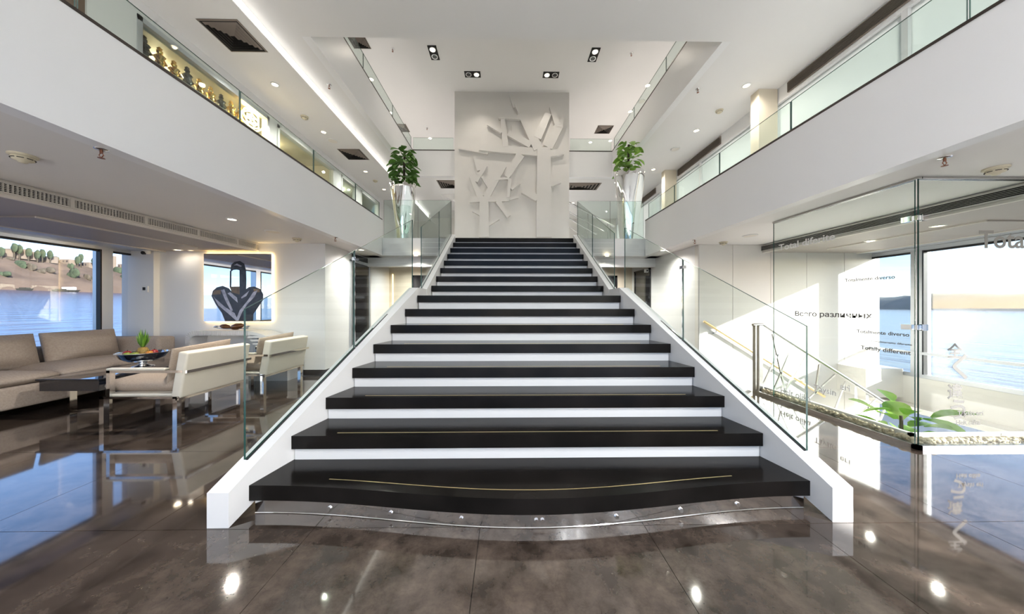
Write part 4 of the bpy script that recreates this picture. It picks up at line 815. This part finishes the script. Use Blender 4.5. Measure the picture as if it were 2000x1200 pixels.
for i in range(nx):
    u = 110 * i / (nx - 1)
    for j in range(ny): y = -60 + 480 * j / (ny - 1); vs.append((-298 - u, y, hill(u, y) - (6 if y > 330 else 0)))
for i in range(nx - 1):
    for j in range(ny - 1): a = i * ny + j; fs.append((a, a + 1, a + ny + 1, a + ny))
b = MB(); b.add(vs, fs, 0, True); tag(b.build('hill', 'sand'), 'sandy river bank hillside across the water', None, None, 'structure')
def onhill(px, py):
    d = ray(px, py); best = None
    for k in range(0, 220):
        X = -298 - k * .5; p = CAM + d * ((X - CAM.x) / d.x)
        if p.z <= hill(-298 - X, p.y): return p
    return CAM + d * ((-345 - CAM.x) / d.x)
def blob(mb, c, r, k=1., mi=0, ky=1.):
    bm = bmesh.new(); bmesh.ops.create_icosphere(bm, subdivisions=2, radius=1)
    for v in bm.verts: q = v.co * (1 + .35 * noise.noise(v.co * 2.3 + c)); v.co = Vector((q.x * r, q.y * r * ky, q.z * r * k)) + c
    mb.add([v.co.copy() for v in bm.verts], [tuple(v.index for v in f.verts) for f in bm.faces], mi, True); bm.free()
for px, py, r, k, mt in ((42, 520, 4.5, 1.1, 'bush'), (58, 524, 4, 1, 'bushdry'), (8, 537, 4.5, .6, 'bush'), (95, 528, 5, .6, 'bushdry'), (78, 530, 4, .6, 'bushdry'), (108, 505, 3.6, .7, 'bush'), (137, 522, 2.6, 1.4, 'bush'), (142, 540, 4.0, 1.5, 'bush'), (232, 530, 5, .9, 'bush'), (246, 530, 4, .9, 'bush'), (250, 545, 6.5, .8, 'bush'), (168, 543, 3, 1.2, 'bushdry'), (182, 545, 3, 1.2, 'bushdry'), (20, 505, 3, .6, 'bushdry')):
    p = onhill(px, py + 3); t = thing('hillside_bush', ('green bush growing on the sandy hillside across the river' if mt == 'bush' else 'dry brown scrub patch on the sandy hillside across the river'), 'bush', p, group='green hillside bushes' if mt == 'bush' else 'dry hillside scrub'); b = MB()
    for j in range(4): blob(b, p + Vector((random.uniform(-.6, .6) * r, random.uniform(-.1, .1) * r, r * k * random.uniform(.2, .6))), r * .62, k, ky=.28)
    b.build('foliage', mt, t)
for i, (px, wd, hh) in enumerate(((5, 14, 5), (30, 20, 7), (55, 18, 6), (88, 24, 5), (128, 20, 4), (172, 12, 5), (214, 12, 12), (245, 16, 5))):
    d = ray(px, 490 if px < 210 else 512); X = -346; p = CAM + d * ((X - CAM.x) / d.x); z0 = hill(48, p.y) - 1.5
    t = thing('hilltop_house', 'sand coloured house on the hilltop across the river', 'house', (X, p.y, z0), group='hilltop houses'); MB().box(X - wd * .28, X + wd * .28, p.y - 2, p.y + 2, z0, z0 + hh).build('wall_block', 'house', t)
    for j in range(int(wd // 5)): MB().box(X - wd * .28 + .8 + 2.7 * j, X - wd * .28 + 1.9 + 2.7 * j, p.y - 2.1, p.y - 1.9, z0 + hh * .45, z0 + hh * .78).build('window', 'housewin', t)
for i, (px, hh) in enumerate(((3, 7), (28, 11), (38, 10), (56, 9), (73, 8), (83, 9), (98, 9), (152, 7), (158, 10), (184, 10), (191, 9))):
    d = ray(px, 480); X = -338; p = CAM + d * ((X - CAM.x) / d.x); z0 = hill(40, p.y); t = thing('hilltop_tree', 'dark tree standing on the hilltop across the river', 'tree', (X, p.y, z0), group='hilltop trees')
    MB().tube([(X, p.y, z0 - 1), (X, p.y, z0 + hh * .6)], .35, 6).build('trunk', 'stem', t); b = MB(); blob(b, Vector((X, p.y, z0 + hh * .72)), 2.2, 1.5, ky=.35); b.build('crown', 'bush', t)
for px, py, L, mt, lab in ((134, 561, 13, 'boat', 'white boat moored at the sandy bank'), (48, 567, 8, 'boatdark', 'small dark boat at the sandy bank'), (118, 564, 9, 'boatdark', 'dark boat beside the white moored boat')):
    d = ray(px, py); X = -296; p = CAM + d * ((X - CAM.x) / d.x); zz = -3 + 19.2 * (-X - 7.5) / 412.5 - .2; t = thing('moored_boat', lab, 'boat', (X, p.y, zz))
    MB().hexa([(X - L * .4, p.y - .8, zz), (X + L * .4, p.y - .8, zz), (X + L * .4, p.y + .8, zz), (X - L * .4, p.y + .8, zz), (X - L / 2, p.y - 1.1, zz + 1.4), (X + L / 2, p.y - 1.1, zz + 1.4), (X + L / 2, p.y + 1.1, zz + 1.4), (X - L / 2, p.y + 1.1, zz + 1.4)]).build('hull', 'boatdark', t)
    MB().box(X - L * .25, X + L * .3, p.y - .9, p.y + .9, zz + 1.4, zz + (3.4 if mt == 'boat' else 2.0)).build('cabin', mt, t)
nx, ny = 8, 160; vs = []; fs = []
for i in range(nx):
    for j in range(ny):
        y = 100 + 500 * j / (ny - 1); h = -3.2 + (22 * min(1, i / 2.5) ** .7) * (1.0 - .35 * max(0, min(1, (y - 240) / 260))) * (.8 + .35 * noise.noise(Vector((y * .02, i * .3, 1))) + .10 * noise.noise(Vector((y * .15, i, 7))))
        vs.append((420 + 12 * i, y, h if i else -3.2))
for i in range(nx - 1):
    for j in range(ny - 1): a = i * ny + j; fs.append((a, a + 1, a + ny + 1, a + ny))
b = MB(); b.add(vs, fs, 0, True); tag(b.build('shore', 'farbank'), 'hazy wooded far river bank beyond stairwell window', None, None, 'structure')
